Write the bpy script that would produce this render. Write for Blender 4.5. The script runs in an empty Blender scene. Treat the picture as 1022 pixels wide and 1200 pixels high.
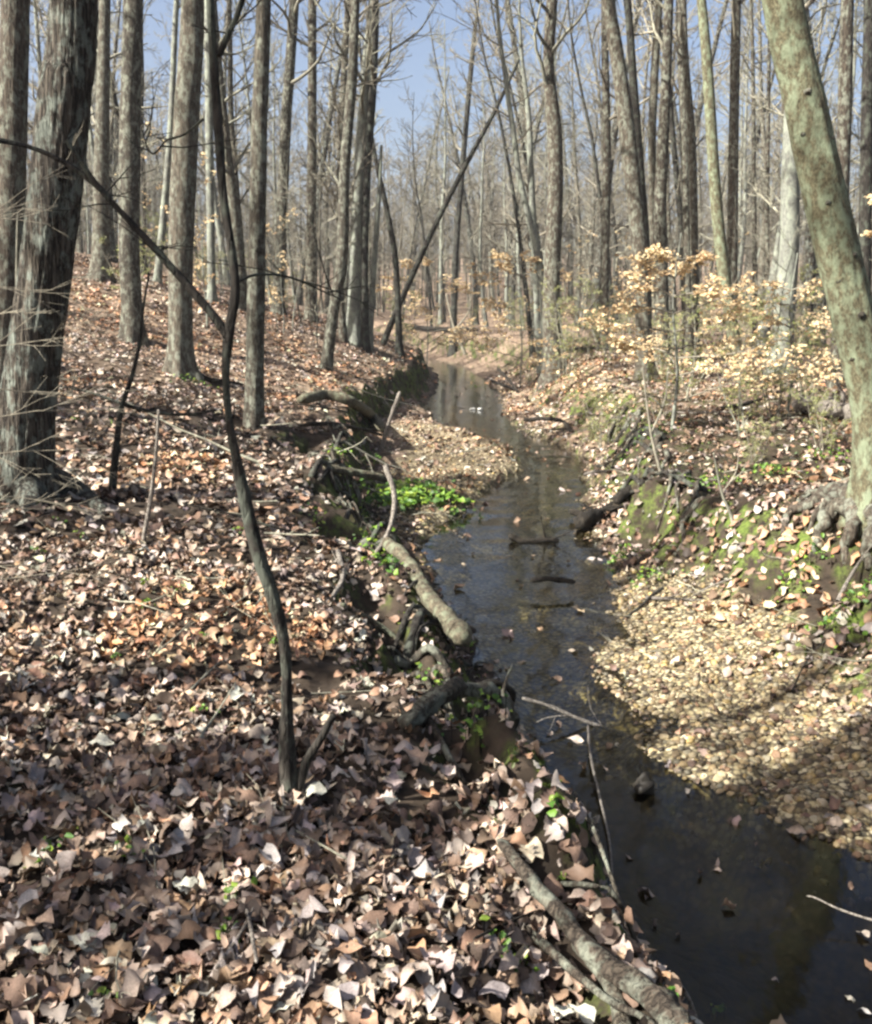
import bpy, math, random
import numpy as np
from mathutils import Vector, Matrix

random.seed(7)
RNG = np.random.default_rng(7)
C = bpy.context.scene.collection
scene = bpy.context.scene

# ------------------------------------------------------------------ camera, sky, sun, exposure
F = 1178.0; ZC = 2.5; PITCH = math.radians(11.0)
cam_d = bpy.data.cameras.new('camera')
cam = bpy.data.objects.new('camera', cam_d); C.objects.link(cam)
cam.location = (0, 0, ZC); cam.rotation_euler = (math.radians(90) - PITCH, 0, 0)
cam_d.sensor_fit = 'VERTICAL'; cam_d.angle = 2 * math.atan(600 / F)
cam_d.clip_start = 0.05; cam_d.clip_end = 2000
scene.camera = cam
scene.render.resolution_x = 872; scene.render.resolution_y = 1024

SUN_EL = math.radians(40.0)
SDIR = np.array([0.89, 0.45]); SDIR = SDIR / np.linalg.norm(SDIR)      # horizontal way the light travels
world = bpy.data.worlds.new("World"); scene.world = world; world.use_nodes = True
wn = world.node_tree; wn.nodes.clear()
sky = wn.nodes.new('ShaderNodeTexSky'); sky.sky_type = 'NISHITA'; sky.sun_disc = False
sky.sun_elevation = SUN_EL; sky.sun_rotation = math.atan2(-SDIR[0], -SDIR[1])
sky.air_density = 0.8; sky.dust_density = 5.0; sky.ozone_density = 1.2
bg = wn.nodes.new('ShaderNodeBackground'); bg.inputs[1].default_value = 0.06
wo = wn.nodes.new('ShaderNodeOutputWorld')
wn.links.new(sky.outputs[0], bg.inputs[0]); wn.links.new(bg.outputs[0], wo.inputs[0])
sd = bpy.data.lights.new('sun', 'SUN'); sd.energy = 5.0; sd.angle = math.radians(0.5); sd.color = (1, 0.965, 0.90)
sun = bpy.data.objects.new('sun', sd); C.objects.link(sun)
ldir = Vector((SDIR[0] * math.cos(SUN_EL), SDIR[1] * math.cos(SUN_EL), -math.sin(SUN_EL)))
sun.rotation_euler = ldir.to_track_quat('-Z', 'Y').to_euler(); sun.location = (-20, -10, 30)
vs = scene.view_settings
vs.view_transform = 'Standard'; vs.look = 'None'; vs.exposure = 1.95; vs.gamma = 1.0; vs.use_curve_mapping = False
scene.render.engine = 'CYCLES'
scene.cycles.max_bounces = 8; scene.cycles.transparent_max_bounces = 12
scene.cycles.pixel_filter_type = 'BLACKMAN_HARRIS'; scene.cycles.filter_width = 2.6   # a soft lens

# ------------------------------------------------------------------ numeric helpers
def _hash(ix, iy, iz):
    h = (ix.astype(np.int64) * 374761393 + iy.astype(np.int64) * 668265263 + iz.astype(np.int64) * 2147483647) & 0xffffffff
    h = ((h ^ (h >> 13)) * 1274126177) & 0xffffffff
    h = h ^ (h >> 16)
    return (h & 0xffffff) / float(0xffffff) * 2 - 1

def noise(x, y, z=0.0):
    x, y, z = np.broadcast_arrays(np.asarray(x, float), np.asarray(y, float), np.asarray(z, float))
    fx, fy, fz = np.floor(x), np.floor(y), np.floor(z)
    tx, ty, tz = x - fx, y - fy, z - fz
    tx, ty, tz = [t * t * (3 - 2 * t) for t in (tx, ty, tz)]
    r = 0
    for a in (0, 1):
        wx = tx if a else 1 - tx
        for b in (0, 1):
            wy = ty if b else 1 - ty
            for c in (0, 1):
                wz = tz if c else 1 - tz
                r = r + wx * wy * wz * _hash(fx + a, fy + b, fz + c)
    return r

def fbm(x, y, z=0.0, o=4):
    r = 0; a = 0.5; s = 1.0
    for i in range(o):
        r = r + a * noise(np.asarray(x) * s + 13.7 * i, np.asarray(y) * s + 5.1 * i, np.asarray(z) * s); a *= .5; s *= 2.03
    return r

def sst(t):
    t = np.clip(t, 0, 1); return t * t * (3 - 2 * t)

CP, SP = math.cos(PITCH), math.sin(PITCH)
def ray(u, v):
    a = (u - 511) / F; b = (v - 600) / F
    return np.array([a, CP - b * SP, -SP - b * CP])
def P(u, v, D):                       # a point seen at (u, v) of the photo, D metres ahead
    r = ray(u, v); return np.array([0, 0, ZC]) + r * (D / r[1])
def onplane(u, v, z=0.0):
    r = ray(u, v); t = (z - ZC) / r[2]; return r[0] * t, r[1] * t
def pxw(w, D):                        # width in the photo -> metres
    return w * D / F

# ------------------------------------------------------------------ the land
_L = [(800,1200),(740,1100),(655,1000),(630,950),(610,900),(592,800),(562,750),(522,700),(488,655),(505,622),(540,600),(580,570),(612,550),(600,530),(565,515),(510,500),(498,480),(508,460),(515,445),(505,430)]
_R = [(1500,1200),(1300,1100),(1150,1050),(1005,1000),(885,955),(800,905),(742,870),(712,800),(716,750),(722,700),(716,650),(700,620),(690,600),(688,570),(692,550),(680,530),(640,515),(602,500),(592,480),(590,460),(566,445),(545,430)]
def _edge(tab, near, far):
    q = [onplane(u, v)[::-1] for u, v in tab]
    q = near + q + far; q.sort(); a = np.array(q); return a[:, 0], a[:, 1]
LY, LX = _edge(_L, [(-40, 2.5), (-5, 1.6), (1.5, 1.15)], [(62, -3), (80, -9), (120, -20), (300, -50)])
RY, RX = _edge(_R, [(-40, 6.0), (-5, 4.6), (1.5, 4.0)], [(62, -0.8), (80, -6.5), (120, -17), (300, -47)])
def tb(y, rows, k):
    a = np.array(rows); return np.interp(y, a[:, 0], a[:, k])
LB = [(-40,.6,.8),(3,.5,.8),(4.4,.48,.8),(6,.58,.82),(8,.8,.83),(10.6,.85,.85),(13,1.6,.85),(16,2.9,.88),(20,3.2,.92),(23,1.6,.95),(30,.7,1.0),(60,1.0,1.1)]
RB = [(-40,1.6,.22,1.2,.85),(5,1.5,.2,1.2,.85),(7,1.15,.2,1.1,.85),(8.3,.85,.17,1.0,.82),(9.3,.3,.1,1.1,.8),(11,.12,.08,.55,.7),(15,.1,.1,.7,.9),(20,.1,.1,1.5,1.1),(30,.3,.1,2.8,1.35),(60,.5,.1,3,1.5)]
def masks(x, y):
    xl = np.interp(y, LY, LX) + (.06 * noise(y * 2.3, 3.3 + x * .6) + .05 * noise(y * 6, x * 2 + 1.3)) * np.clip(y / 4, .6, 2)
    xr = np.interp(y, RY, RX) + (.07 * noise(y * 2.1, 9.3 + x * .6) + .05 * noise(y * 6, x * 2 + 7.3)) * np.clip(y / 4, .6, 2)
    return xl - x, x - xr, xl, xr
PITS = [(-.16, 5.0, .24, .34), (.16, 4.35, .16, .25), (-.62, 7.7, .26, .25), (.34, 3.35, .13, .2), (-.4, 6.1, .2, .22), (-.9, 9.6, .3, .3), (-1.5, 12.6, .4, .3), (-1.8, 15, .4, .3), (.14, 3.75, .14, .2), (-.25, 5.6, .15, .25), (-.75, 8.6, .22, .3), (2.45, 12.2, .25, .3), (2.75, 13.6, .3, .3), (3.0, 15.6, .35, .3), (2.25, 10.6, .2, .25), (3.1, 7.3, .2, .22), (2.7, 8.0, .15, .15)]
def pitmask(x, y):
    m = 0
    for a, b, c, q in PITS: m = np.maximum(m, np.exp(-(((x - a) ** 2 + ((y - b) * .7) ** 2) / c ** 2) ** 1.5))
    return m
def height(x, y, fine=True):
    x = np.asarray(x, float); y = np.asarray(y, float)
    d, e, xl, xr = masks(x, y)
    WB, HB = tb(y, LB, 1), tb(y, LB, 2)
    bw = .42 + .12 * noise(y * .9, 1.7) + .1 * noise(y * 3, 4.4)
    t0 = np.clip(WB - bw, 0, 99)
    bar = np.minimum(.18, .055 * np.clip(d / .07, 0, 1) + .12 * np.clip(d, 0, 99) / .5) * np.clip(t0 * 2, 0, 1)
    zl = bar + (HB - bar) * sst((d - t0) / np.maximum(WB - t0, .2)) ** .85
    dd = np.clip(d - WB, 0, None)
    dd = 15 * (1 - np.exp(-dd / 15)) * 1.12
    yy = np.clip(y, 5, 28)
    zl = zl + .0134 * dd * yy
    GW, GH, RW, HR = [tb(y, RB, k) for k in (1, 2, 3, 4)]
    zr = GH * np.clip(e / np.maximum(GW, .05), 0, 1) + (HR - GH) * sst((e - GW) / RW) + .022 * np.clip(e - GW - RW, 0, 30)
    w = np.maximum(xr - xl, .2); mid = np.clip((x - xl) / w, 0, 1)
    dep = .10 + .26 * sst((6.5 - y) / 2.5) - .075 * np.exp(-((y - 11.4) / .7) ** 2) - .07 * np.exp(-((y - 8.6) / .35) ** 2) - .08 * np.exp(-((y - 19.5) / 1.2) ** 2)
    zb = -dep * np.sin(np.pi * mid) ** .6 * (1 + .35 * noise(x * 1.7, y * 1.1, 4))
    z = np.where(d > 0, zl, np.where(e > 0, zr, zb))
    out = np.maximum(d, e)
    far = sst((y - 70) / 100)
    z = z + far * 7.5 + sst((y - 160) / 140) * 10
    z = z + .10 * noise(x * .55, y * .45, 2.0) * np.clip(out / 1.2, 0, 1) + .35 * noise(x * .13, y * .11, 6.0) * np.clip(out / 10 - .3, 0, 1)
    if fine:
        a = np.clip(out / .3, .25, 1)
        z = z + a * (.045 * noise(x * 3.1, y * 2.7) + .022 * noise(x * 8.1, y * 7.3) + .010 * noise(x * 21, y * 19))
        for px_, py_, pr_, pd_ in PITS: z = z - pd_ * np.exp(-(((x - px_) ** 2 + ((y - py_) * .7) ** 2) / pr_ ** 2) ** 1.5) * (out > .12)
        bank = np.clip(1 - abs(z - .5) / .35, 0, 1) * (out > 0) * (out < 3) * (abs(z - .5) < .35)
        z = z + bank * .07 * noise(x * 6, y * 5, 8)
        ed = np.exp(-((d - WB) / .4) ** 2) * (d > 0); z = z + ed * (.13 * noise(x * 2.6, y * 2.2, 21) + .05 * noise(x * 7, y * 6, 22))
    return z
def G(u, v, lift=0.0):                # where the sight line through (u, v) meets the land
    r = ray(u, v); t = np.exp(np.linspace(math.log(1.5), math.log(300), 3000))
    hz = height(r[0] * t, r[1] * t); dz = ZC + r[2] * t - hz
    i = np.argmax(dz < 0) if (dz < 0).any() else len(t) - 1
    k = t[i]; return np.array([r[0] * k, r[1] * k, float(hz[i]) + lift])

# ------------------------------------------------------------------ mesh helpers
def mesh_np(name, V, Fc, attrs=None, smooth=True):
    V = np.ascontiguousarray(V, dtype=np.float32); Fc = np.ascontiguousarray(Fc, dtype=np.int32)
    me = bpy.data.meshes.new(name); k = Fc.shape[1]
    me.vertices.add(len(V)); me.vertices.foreach_set('co', V.ravel())
    me.loops.add(Fc.size); me.loops.foreach_set('vertex_index', Fc.ravel())
    me.polygons.add(len(Fc)); me.polygons.foreach_set('loop_start', np.arange(0, Fc.size, k, dtype=np.int32))
    if smooth: me.polygons.foreach_set('use_smooth', np.ones(len(Fc), bool))
    for n, a in (attrs or {}).items():
        a = np.asarray(a, np.float32)
        if a.ndim == 1:
            at = me.attributes.new(n, 'FLOAT', 'POINT'); at.data.foreach_set('value', a)
        else:
            c = np.ones((len(a), 4), np.float32); c[:, :3] = a
            at = me.attributes.new(n, 'FLOAT_COLOR', 'POINT'); at.data.foreach_set('color', c.ravel())
    me.update(); me.validate(); return me

def obj(name, me, mat, parent=None, loc=None):
    o = bpy.data.objects.new(name, me)
    if mat and not me.materials: me.materials.append(mat)
    C.objects.link(o)
    if parent is not None: o.parent = parent
    if loc is not None: o.location = loc
    return o
def tag(o, label=None, cat=None, group=None, kind=None):
    if label: o['label'] = label
    if cat: o['category'] = cat
    if group: o['group'] = group
    if kind: o['kind'] = kind
    return o
def empty(name, loc, label=None, cat=None, group=None):
    o = bpy.data.objects.new(name, None); C.objects.link(o); o.location = [float(a) for a in loc]; o.empty_display_size = .1
    return tag(o, label, cat, group)

def smooth_path(pts, n):
    pts = np.asarray(pts, float)
    if len(pts) < 3:
        t = np.linspace(0, 1, n)[:, None]; return pts[0] * (1 - t) + pts[-1] * t
    p = np.vstack([2 * pts[0] - pts[1], pts, 2 * pts[-1] - pts[-2]])
    seg = np.r_[0, np.cumsum(np.linalg.norm(np.diff(pts[:, :3], axis=0), axis=1))]
    s = np.linspace(0, seg[-1], n); i = np.clip(np.searchsorted(seg, s, 'right') - 1, 0, len(pts) - 2)
    t = ((s - seg[i]) / np.maximum(seg[i + 1] - seg[i], 1e-9))[:, None]
    a, b, c, d = p[i], p[i + 1], p[i + 2], p[i + 3]
    return .5 * ((2 * b) + (-a + c) * t + (2 * a - 5 * b + 4 * c - d) * t ** 2 + (-a + 3 * b - 3 * c + d) * t ** 3)

def tube(pts, rad, sides=6, disp=None, cap=True):
    pts = np.asarray(pts, float); n = len(pts); rad = np.broadcast_to(np.asarray(rad, float), (n,))
    T = np.gradient(pts, axis=0); T /= np.maximum(np.linalg.norm(T, axis=1, keepdims=True), 1e-9)
    ref = np.array([0., 1., 0.]) if abs(T[:, 1]).max() < .9 else np.array([1., 0., 0.]) if abs(T[:, 0]).max() < .9 else np.array([0., 0., 1.])
    A = np.cross(T, ref); A /= np.maximum(np.linalg.norm(A, axis=1, keepdims=True), 1e-9)
    B = np.cross(A, T)
    th = np.arange(sides) * 2 * np.pi / sides
    R = rad[:, None] * np.ones((1, sides))
    if disp is not None: R = R * disp(th[None, :], np.r_[0, np.cumsum(np.linalg.norm(np.diff(pts, axis=0), axis=1))][:, None])
    V = pts[:, None, :] + R[..., None] * (np.cos(th)[None, :, None] * A[:, None, :] + np.sin(th)[None, :, None] * B[:, None, :])
    V = V.reshape(-1, 3)
    i = np.arange(n - 1)[:, None] * sides; j = np.arange(sides)[None, :]; j2 = (j + 1) % sides
    Q = np.stack([i + j, i + j2, i + sides + j2, i + sides + j], -1).reshape(-1, 4)
    if cap:                            # close the ends with a ring drawn in to a point
        for s0, sg in ((0, 1), ((n - 1) * sides, -1)):
            c = pts[0] if s0 == 0 else pts[-1]
            k = len(V); V = np.vstack([V, np.repeat(c[None], sides, 0) + (V[s0:s0 + sides] - c) * .02])
            a = s0 + np.arange(sides); b = k + np.arange(sides)
            a2 = np.roll(a, -1); b2 = np.roll(b, -1)
            Q = np.vstack([Q, np.stack([a, b, b2, a2] if sg > 0 else [a, a2, b2, b], -1)])
    return V, Q
def join(parts):
    Vs, Fs, k = [], [], 0
    for V, Q in parts:
        Vs.append(V); Fs.append(Q + k); k += len(V)
    return np.vstack(Vs), np.vstack(Fs)

def grow(rng, p, d, L, r, lvl, out, up=.05, wig=.16, kids=6, rmin=.006, sides=(8, 5, 4, 3), spread=.9, tips=None, t0=.2):
    n = max(4, int(5 + L * 1.2)) if lvl < 3 else 4
    p = np.array(p, float); d = np.array(d, float); d /= np.linalg.norm(d)
    pts = [p.copy()]; ds = [d.copy()]
    for i in range(n - 1):
        d = d + rng.normal(0, wig, 3) + np.array([0, 0, up]); d /= np.linalg.norm(d)
        p = p + d * L / (n - 1); pts.append(p.copy()); ds.append(d.copy())
    rad = np.maximum(r * (1 - .72 * np.linspace(0, 1, n)), rmin * .7)
    out.append((np.array(pts), rad, lvl))
    if tips is not None and lvl >= 1: tips.append((np.array(pts), lvl))
    if lvl >= 3 or kids < 1: return
    for k in range(int(kids)):
        t = t0 + (1 - t0) * (k + rng.random()) / kids; f = t * (n - 1); i = min(int(f), n - 2)
        q = pts[i] + (pts[i + 1] - pts[i]) * (f - i)
        a = rng.normal(0, 1, 3); a -= a.dot(ds[i]) * ds[i]; a /= np.linalg.norm(a)
        nd = ds[i] + a * rng.uniform(.5, 1.1) * spread
        grow(rng, q, nd, L * rng.uniform(.35, .6) * (1.15 - t * .6), max(rad[i] * rng.uniform(.4, .6), rmin), lvl + 1, out, up, wig, kids * .75, rmin, sides, spread, tips)
def tubes_mesh(name, out, sides=(8, 5, 4, 3)):
    V, Q = join([tube(p, r, sides[min(l, 3)], cap=False) for p, r, l in out]); return mesh_np(name, V, Q)

# ------------------------------------------------------------------ materials
def newmat(name):
    m = bpy.data.materials.new(name); m.use_nodes = True; nt = m.node_tree; nt.nodes.clear()
    out = nt.nodes.new('ShaderNodeOutputMaterial'); b = nt.nodes.new('ShaderNodeBsdfPrincipled')
    nt.links.new(b.outputs[0], out.inputs[0]); return m, nt, b, out
class N:
    def __init__(s, nt): s.nt = nt
    def n(s, t, **k):
        x = s.nt.nodes.new(t)
        for a, b in k.items():
            if a.startswith('i_'):
                key = a[2:]; key = int(key) if key.isdigit() else key
                x.inputs[key].default_value = b
            else: setattr(x, a, b)
        return x
    def l(s, a, b): s.nt.links.new(a, b)
    def coords(s, scale=(1, 1, 1), kind='Object', rnd=True):
        tc = s.n('ShaderNodeTexCoord'); mp = s.n('ShaderNodeMapping'); mp.inputs['Scale'].default_value = scale
        if rnd:
            oi = s.n('ShaderNodeObjectInfo'); ad = s.n('ShaderNodeVectorMath', operation='ADD'); mu = s.n('ShaderNodeMath', operation='MULTIPLY', i_1=37.0)
            s.l(oi.outputs['Random'], mu.inputs[0]); s.l(tc.outputs[kind], ad.inputs[0]); s.l(mu.outputs[0], ad.inputs[1]); s.l(ad.outputs[0], mp.inputs[0])
        else: s.l(tc.outputs[kind], mp.inputs[0])
        return mp.outputs[0]
    def noise(s, vec, scale, detail=4, rough=.55, dist=0):
        x = s.n('ShaderNodeTexNoise'); x.inputs['Scale'].default_value = scale; x.inputs['Detail'].default_value = detail
        x.inputs['Roughness'].default_value = rough; x.inputs['Distortion'].default_value = dist
        s.l(vec, x.inputs['Vector']); return x.outputs['Fac']
    def ramp(s, fac, stops):
        r = s.n('ShaderNodeValToRGB'); e = r.color_ramp.elements
        while len(e) < len(stops): e.new(.5)
        for q, (p, c) in zip(e, stops): q.position = p; q.color = (*c, 1) if len(c) == 3 else c
        s.l(fac, r.inputs[0]); return r.outputs[0]
    def mix(s, f, a, b, mode='MIX'):
        x = s.n('ShaderNodeMix', data_type='RGBA', blend_type=mode)
        for v, i in ((f, 0), (a, 6), (b, 7)):
            if isinstance(v, (int, float)): x.inputs[i].default_value = v
            elif isinstance(v, tuple): x.inputs[i].default_value = (*v, 1)
            else: s.l(v, x.inputs[i])
        return x.outputs[2]
    def bump(s, h, b, st=.5, dist=.02):
        x = s.n('ShaderNodeBump'); x.inputs['Strength'].default_value = st; x.inputs['Distance'].default_value = dist
        s.l(h, x.inputs['Height']); s.l(x.outputs[0], b.inputs['Normal'])

def bark(name, dark, light, lichen=None, lam=.5, scale=1.0, stretch=.14, bumpd=.02, vary=True, bst=.8, furrow=.6):
    m, nt, b, out = newmat(name); k = N(nt)
    sh = .56 if name == 'bark_oak' else .62 if name == 'bark_plain' else 1
    light = tuple(q * sh for q in light)
    dark = tuple(.34 * q for q in dark); light = tuple(.54 * q * w for q, w in zip(light, (1.0, 1, .95))); lichen = lichen and tuple(.52 * q for q in lichen)
    v = k.coords((1, 1, stretch)); v2 = k.coords((1, 1, .6))
    a = k.noise(v, 26 * scale, 6, .7, .15)
    c = k.ramp(a, [(.34, dark), (.5, tuple((x + y) / 2 for x, y in zip(dark, light))), (.64, light)])
    sb_ = k.n('ShaderNodeMath', operation='SUBTRACT', i_1=.5); k.l(k.noise(v, 17 * scale, 3, .55, .2), sb_.inputs[0]); ab = k.n('ShaderNodeMath', operation='ABSOLUTE'); k.l(sb_.outputs[0], ab.inputs[0])
    crev = k.ramp(ab.outputs[0], [(0, (.0, .0, .0)), (furrow * .09 + .002, (1, 1, 1))])
    c = k.mix(min(1, furrow), c, k.mix(1.0, c, k.ramp(crev, [(0, (.22, .2, .19)), (1, (1.1, 1.1, 1.1))]), 'MULTIPLY'))
    ml = k.n('ShaderNodeMath', operation='MULTIPLY_ADD', i_1=1.0 * furrow); k.l(crev, ml.inputs[0]); k.l(a, ml.inputs[2])
    if vary:
        oi = k.n('ShaderNodeObjectInfo'); r = k.ramp(oi.outputs['Random'], [(0, (.55, .50, .46)), (.3, (1.1, 1.02, .95)), (.55, (.75, .76, .72)), (.8, (1.25, 1.22, 1.12)), (1, (.8, .72, .66))])
        c = k.mix(1.0, c, r, 'MULTIPLY')
    big = k.noise(v2, 1.6, 3)
    c = k.mix(.6, c, k.ramp(big, [(.3, (.65, .63, .62)), (.7, (1.15, 1.15, 1.12))]), 'MULTIPLY')
    if lichen:
        l = k.noise(v2, 5.5 * scale, 5, .7); f = k.ramp(l, [(.5 - .12 * lam, (0, 0, 0)), (.6, (1, 1, 1))])
        c = k.mix(f, c, lichen)
    k.l(c, b.inputs['Base Color']); b.inputs['Roughness'].default_value = .9; b.inputs['Specular IOR Level'].default_value = .2
    k.bump(ml.outputs[0], b, bst, bumpd); return m
def attrmat(name, rough=.7, transl=0.0, spec=.3, veins=0.0, varscale=18):
    m, nt, b, out = newmat(name); k = N(nt)
    at = k.n('ShaderNodeAttribute', attribute_name='col'); c = at.outputs['Color']
    v = k.coords(kind='Object', rnd=False)
    nz = k.noise(v, varscale, 3); c = k.mix(1.0, c, k.ramp(nz, [(.3, (.72, .70, .68)), (.7, (1.2, 1.2, 1.2))]), 'MULTIPLY')
    k.l(c, b.inputs['Base Color']); b.inputs['Roughness'].default_value = rough; b.inputs['Specular IOR Level'].default_value = spec
    k.bump(k.noise(v, 130, 2), b, .35, .004)
    if transl:
        t = k.n('ShaderNodeBsdfTranslucent'); k.l(c, t.inputs[0]); mx = k.n('ShaderNodeMixShader', i_0=transl)
        k.l(b.outputs[0], mx.inputs[1]); k.l(t.outputs[0], mx.inputs[2]); k.l(mx.outputs[0], out.inputs[0])
    return m
M = {}
M['bark_oak'] = bark('bark_oak', (.09, .08, .07), (.42, .39, .34), (.32, .35, .29), .1, 1.9, .055, .03, True, 1.0, 1.0)
M['bark_plain'] = bark('bark_plain', (.07, .06, .052), (.33, .29, .245), (.30, .31, .24), .15, 2.2, .14, .015)
M['bark_smooth'] = bark('bark_smooth', (.22, .22, .20), (.33, .34, .30), (.38, .41, .32), .4, 1.2, .5, .006, False, .4, .15)
M['bark_dark'] = bark('bark_dark', (.018, .015, .013), (.085, .075, .065), (.12, .13, .10), .05, 1.5, .2, .008, False)
M['bark_lichen'] = bark('bark_lichen', (.11, .095, .06), (.30, .27, .17), (.34, .39, .25), .4, 2.6, .6, .015, False, .8, .3)
M['twig'] = bark('twig_bark', (.27, .265, .23), (.54, .535, .46), None, 0, 1, .3, .004, True, .3, .1)
M['wood_pale'] = bark('weathered_wood', (.20, .17, .15), (.50, .45, .40), None, 0, 3.0, .5, .006, False)
M['wood_log'] = bark('log_bark', (.08, .07, .05), (.33, .28, .20), (.28, .30, .20), .2, 2.6, .8, .012, False)
M['wood_dark'] = bark('wet_wood', (.015, .012, .010), (.07, .058, .045), None, 0, 2.0, .3, .012, False)
M['leaf'] = attrmat('dry_leaf', .62, .05, .35)
M['beech'] = attrmat('tan_leaf', .6, .35, .3)
M['green'] = attrmat('green_leaf', .5, .3, .4)
M['stone'] = attrmat('pebble_stone', .6, 0, .35, varscale=45)

def floor_material():
    m, nt, b, out = newmat('forest_floor'); k = N(nt)
    v = k.coords(kind='Object', rnd=False)
    vor = k.n('ShaderNodeTexVoronoi', feature='F1'); vor.inputs['Scale'].default_value = 11; k.l(v, vor.inputs['Vector'])
    sep = k.n('ShaderNodeSeparateColor'); k.l(vor.outputs['Color'], sep.inputs[0])
    lit = k.ramp(sep.outputs[0], [(0, (.04, .03, .022)), (.25, (.11, .075, .055)), (.5, (.21, .155, .11)), (.75, (.27, .21, .16)), (1, (.16, .11, .08))])
    big = k.noise(v, .8, 5); lit = k.mix(1.0, lit, k.ramp(big, [(.3, (.6, .58, .55)), (.7, (1.15, 1.12, 1.05))]), 'MULTIPLY')
    soil_and_shade = k.ramp(k.noise(v, 9, 6, .7), [(.3, (.009, .007, .005)), (.7, (.045, .033, .023))])
    aS = k.n('ShaderNodeAttribute', attribute_name='soil_and_shade'); aG = k.n('ShaderNodeAttribute', attribute_name='gravel')
    aM = k.n('ShaderNodeAttribute', attribute_name='moss'); aN = k.n('ShaderNodeAttribute', attribute_name='near')
    c = k.mix(aS.outputs['Fac'], lit, soil_and_shade)
    c = k.mix(aN.outputs['Fac'], c, soil_and_shade)
    vg = k.n('ShaderNodeTexVoronoi', feature='F1'); vg.inputs['Scale'].default_value = 26; k.l(v, vg.inputs['Vector'])
    sg = k.n('ShaderNodeSeparateColor'); k.l(vg.outputs['Color'], sg.inputs[0])
    gr = k.ramp(sg.outputs[1], [(0, (.12, .095, .05)), (.5, (.30, .25, .14)), (1, (.46, .40, .26))])
    gr = k.mix(k.ramp(vg.outputs['Distance'], [(.35, (0, 0, 0)), (.65, (1, 1, 1))]), gr, (.05, .04, .028))
    c = k.mix(aG.outputs['Fac'], c, gr)
    mo = k.noise(v, 5.5, 6, .75); mf = k.n('ShaderNodeMath', operation='MULTIPLY'); k.l(k.ramp(mo, [(.45, (0, 0, 0)), (.58, (1, 1, 1))]), mf.inputs[0]); k.l(aM.outputs['Fac'], mf.inputs[1])
    c = k.mix(mf.outputs[0], c, k.ramp(k.noise(v, 40, 3), [(.3, (.04, .065, .012)), (.7, (.14, .19, .035))]))
    k.l(c, b.inputs['Base Color']); b.inputs['Roughness'].default_value = .9; b.inputs['Specular IOR Level'].default_value = .15
    k.bump(vor.outputs['Distance'], b, .6, .03); return m
def water_material():
    m, nt, b, out = newmat('stream_water'); k = N(nt); nt.nodes.remove(b)
    v = k.coords((1, .6, 1), rnd=False)
    n1 = k.noise(v, 7, 3, .6, .6)
    bp = k.n('ShaderNodeBump'); bp.inputs['Strength'].default_value = .16; bp.inputs['Distance'].default_value = .02; k.l(n1, bp.inputs['Height'])
    tr = k.n('ShaderNodeBsdfTransparent'); tr.inputs[0].default_value = (.68, .66, .50, 1)
    gl = k.n('ShaderNodeBsdfGlossy'); gl.inputs['Color'].default_value = (.95, .97, 1, 1); gl.inputs['Roughness'].default_value = .07
    fr = k.n('ShaderNodeFresnel', i_0=1.33); k.l(bp.outputs[0], fr.inputs['Normal']); k.l(bp.outputs[0], gl.inputs['Normal'])
    mx = k.n('ShaderNodeMixShader'); k.l(fr.outputs[0], mx.inputs[0]); k.l(tr.outputs[0], mx.inputs[1]); k.l(gl.outputs[0], mx.inputs[2])
    k.l(mx.outputs[0], out.inputs[0]); return m

# ------------------------------------------------------------------ ground and stream
def axis(parts):
    a = [parts[0][0]]
    for s, e, st in parts: a += list(np.linspace(s, e, max(2, int(round((e - s) / st)) + 1))[1:])
    return np.array(a)
gx = axis([(-400, -80, 20), (-80, -20, 2.0), (-20, -8, .5), (-8, -3, .12), (-3, 4.5, .035), (4.5, 8, .12), (8, 20, .5), (20, 80, 2.0), (80, 400, 20)])
gy = axis([(-40, -4, 1.5), (-4, 1.5, .3), (1.5, 8, .04), (8, 14, .07), (14, 26, .14), (26, 45, .35), (45, 90, 1.2), (90, 200, 4), (200, 600, 25)])
X, Y = np.meshgrid(gx, gy); Z = height(X, Y)
d, e, xl, xr = masks(X, Y)
gzx = np.gradient(Z, axis=1) / np.gradient(gx)[None, :]; steep = np.clip((abs(gzx) - .5) / .5, 0, 1)
GWm = tb(Y, RB, 1); WBm = tb(Y, LB, 1)
out_ = np.maximum(d, e)
soil_and_shade = np.clip(steep * (out_ < 4) + np.clip(1 - out_ / .25, 0, 1) * .8, 0, 1)
grav = np.clip(1 - (e - GWm) / .3, 0, 1) * (e > -9) * (out_ > 0) * (e > 0) * sst((9.6 - Y) / 1)
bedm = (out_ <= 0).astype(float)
barm = (d > 0) * (d < 2.0) * sst((WBm - d - .5) / .4) * (Y > 11) * (Y < 22)
grav = np.clip(grav + bedm * np.clip(.25 + .5 * sst((Y - 5.2) / 2.5) + .5 * noise(X * 1.2, Y * .8, 9), 0, .8) + barm * .6, 0, 1) * (1 - bedm * sst((5.6 - Y) / 1.2) * .9)  # near pool bed loses its gravel: bank shade put into a dark colour
soil_and_shade = np.maximum(soil_and_shade, bedm)
moss = np.clip(steep * 1.2, 0, 1) * (out_ > .05) * (out_ < 3) * .7 + .12 * sst((e - .5) / 1) * sst((9 - e) / 4) * (Y < 45) * (Y > 9)
near = sst((22 - Y) / 10) * (out_ > .1); soil_and_shade = np.maximum(soil_and_shade, pitmask(X, Y)); moss = moss * (1 - pitmask(X, Y))
ny, nx = X.shape
V = np.stack([X, Y, Z], -1).reshape(-1, 3)
i = np.arange(ny - 1)[:, None] * nx; j = np.arange(nx - 1)[None, :]
Q = np.stack([i + j, i + j + 1, i + nx + j + 1, i + nx + j], -1).reshape(-1, 4)
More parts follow.
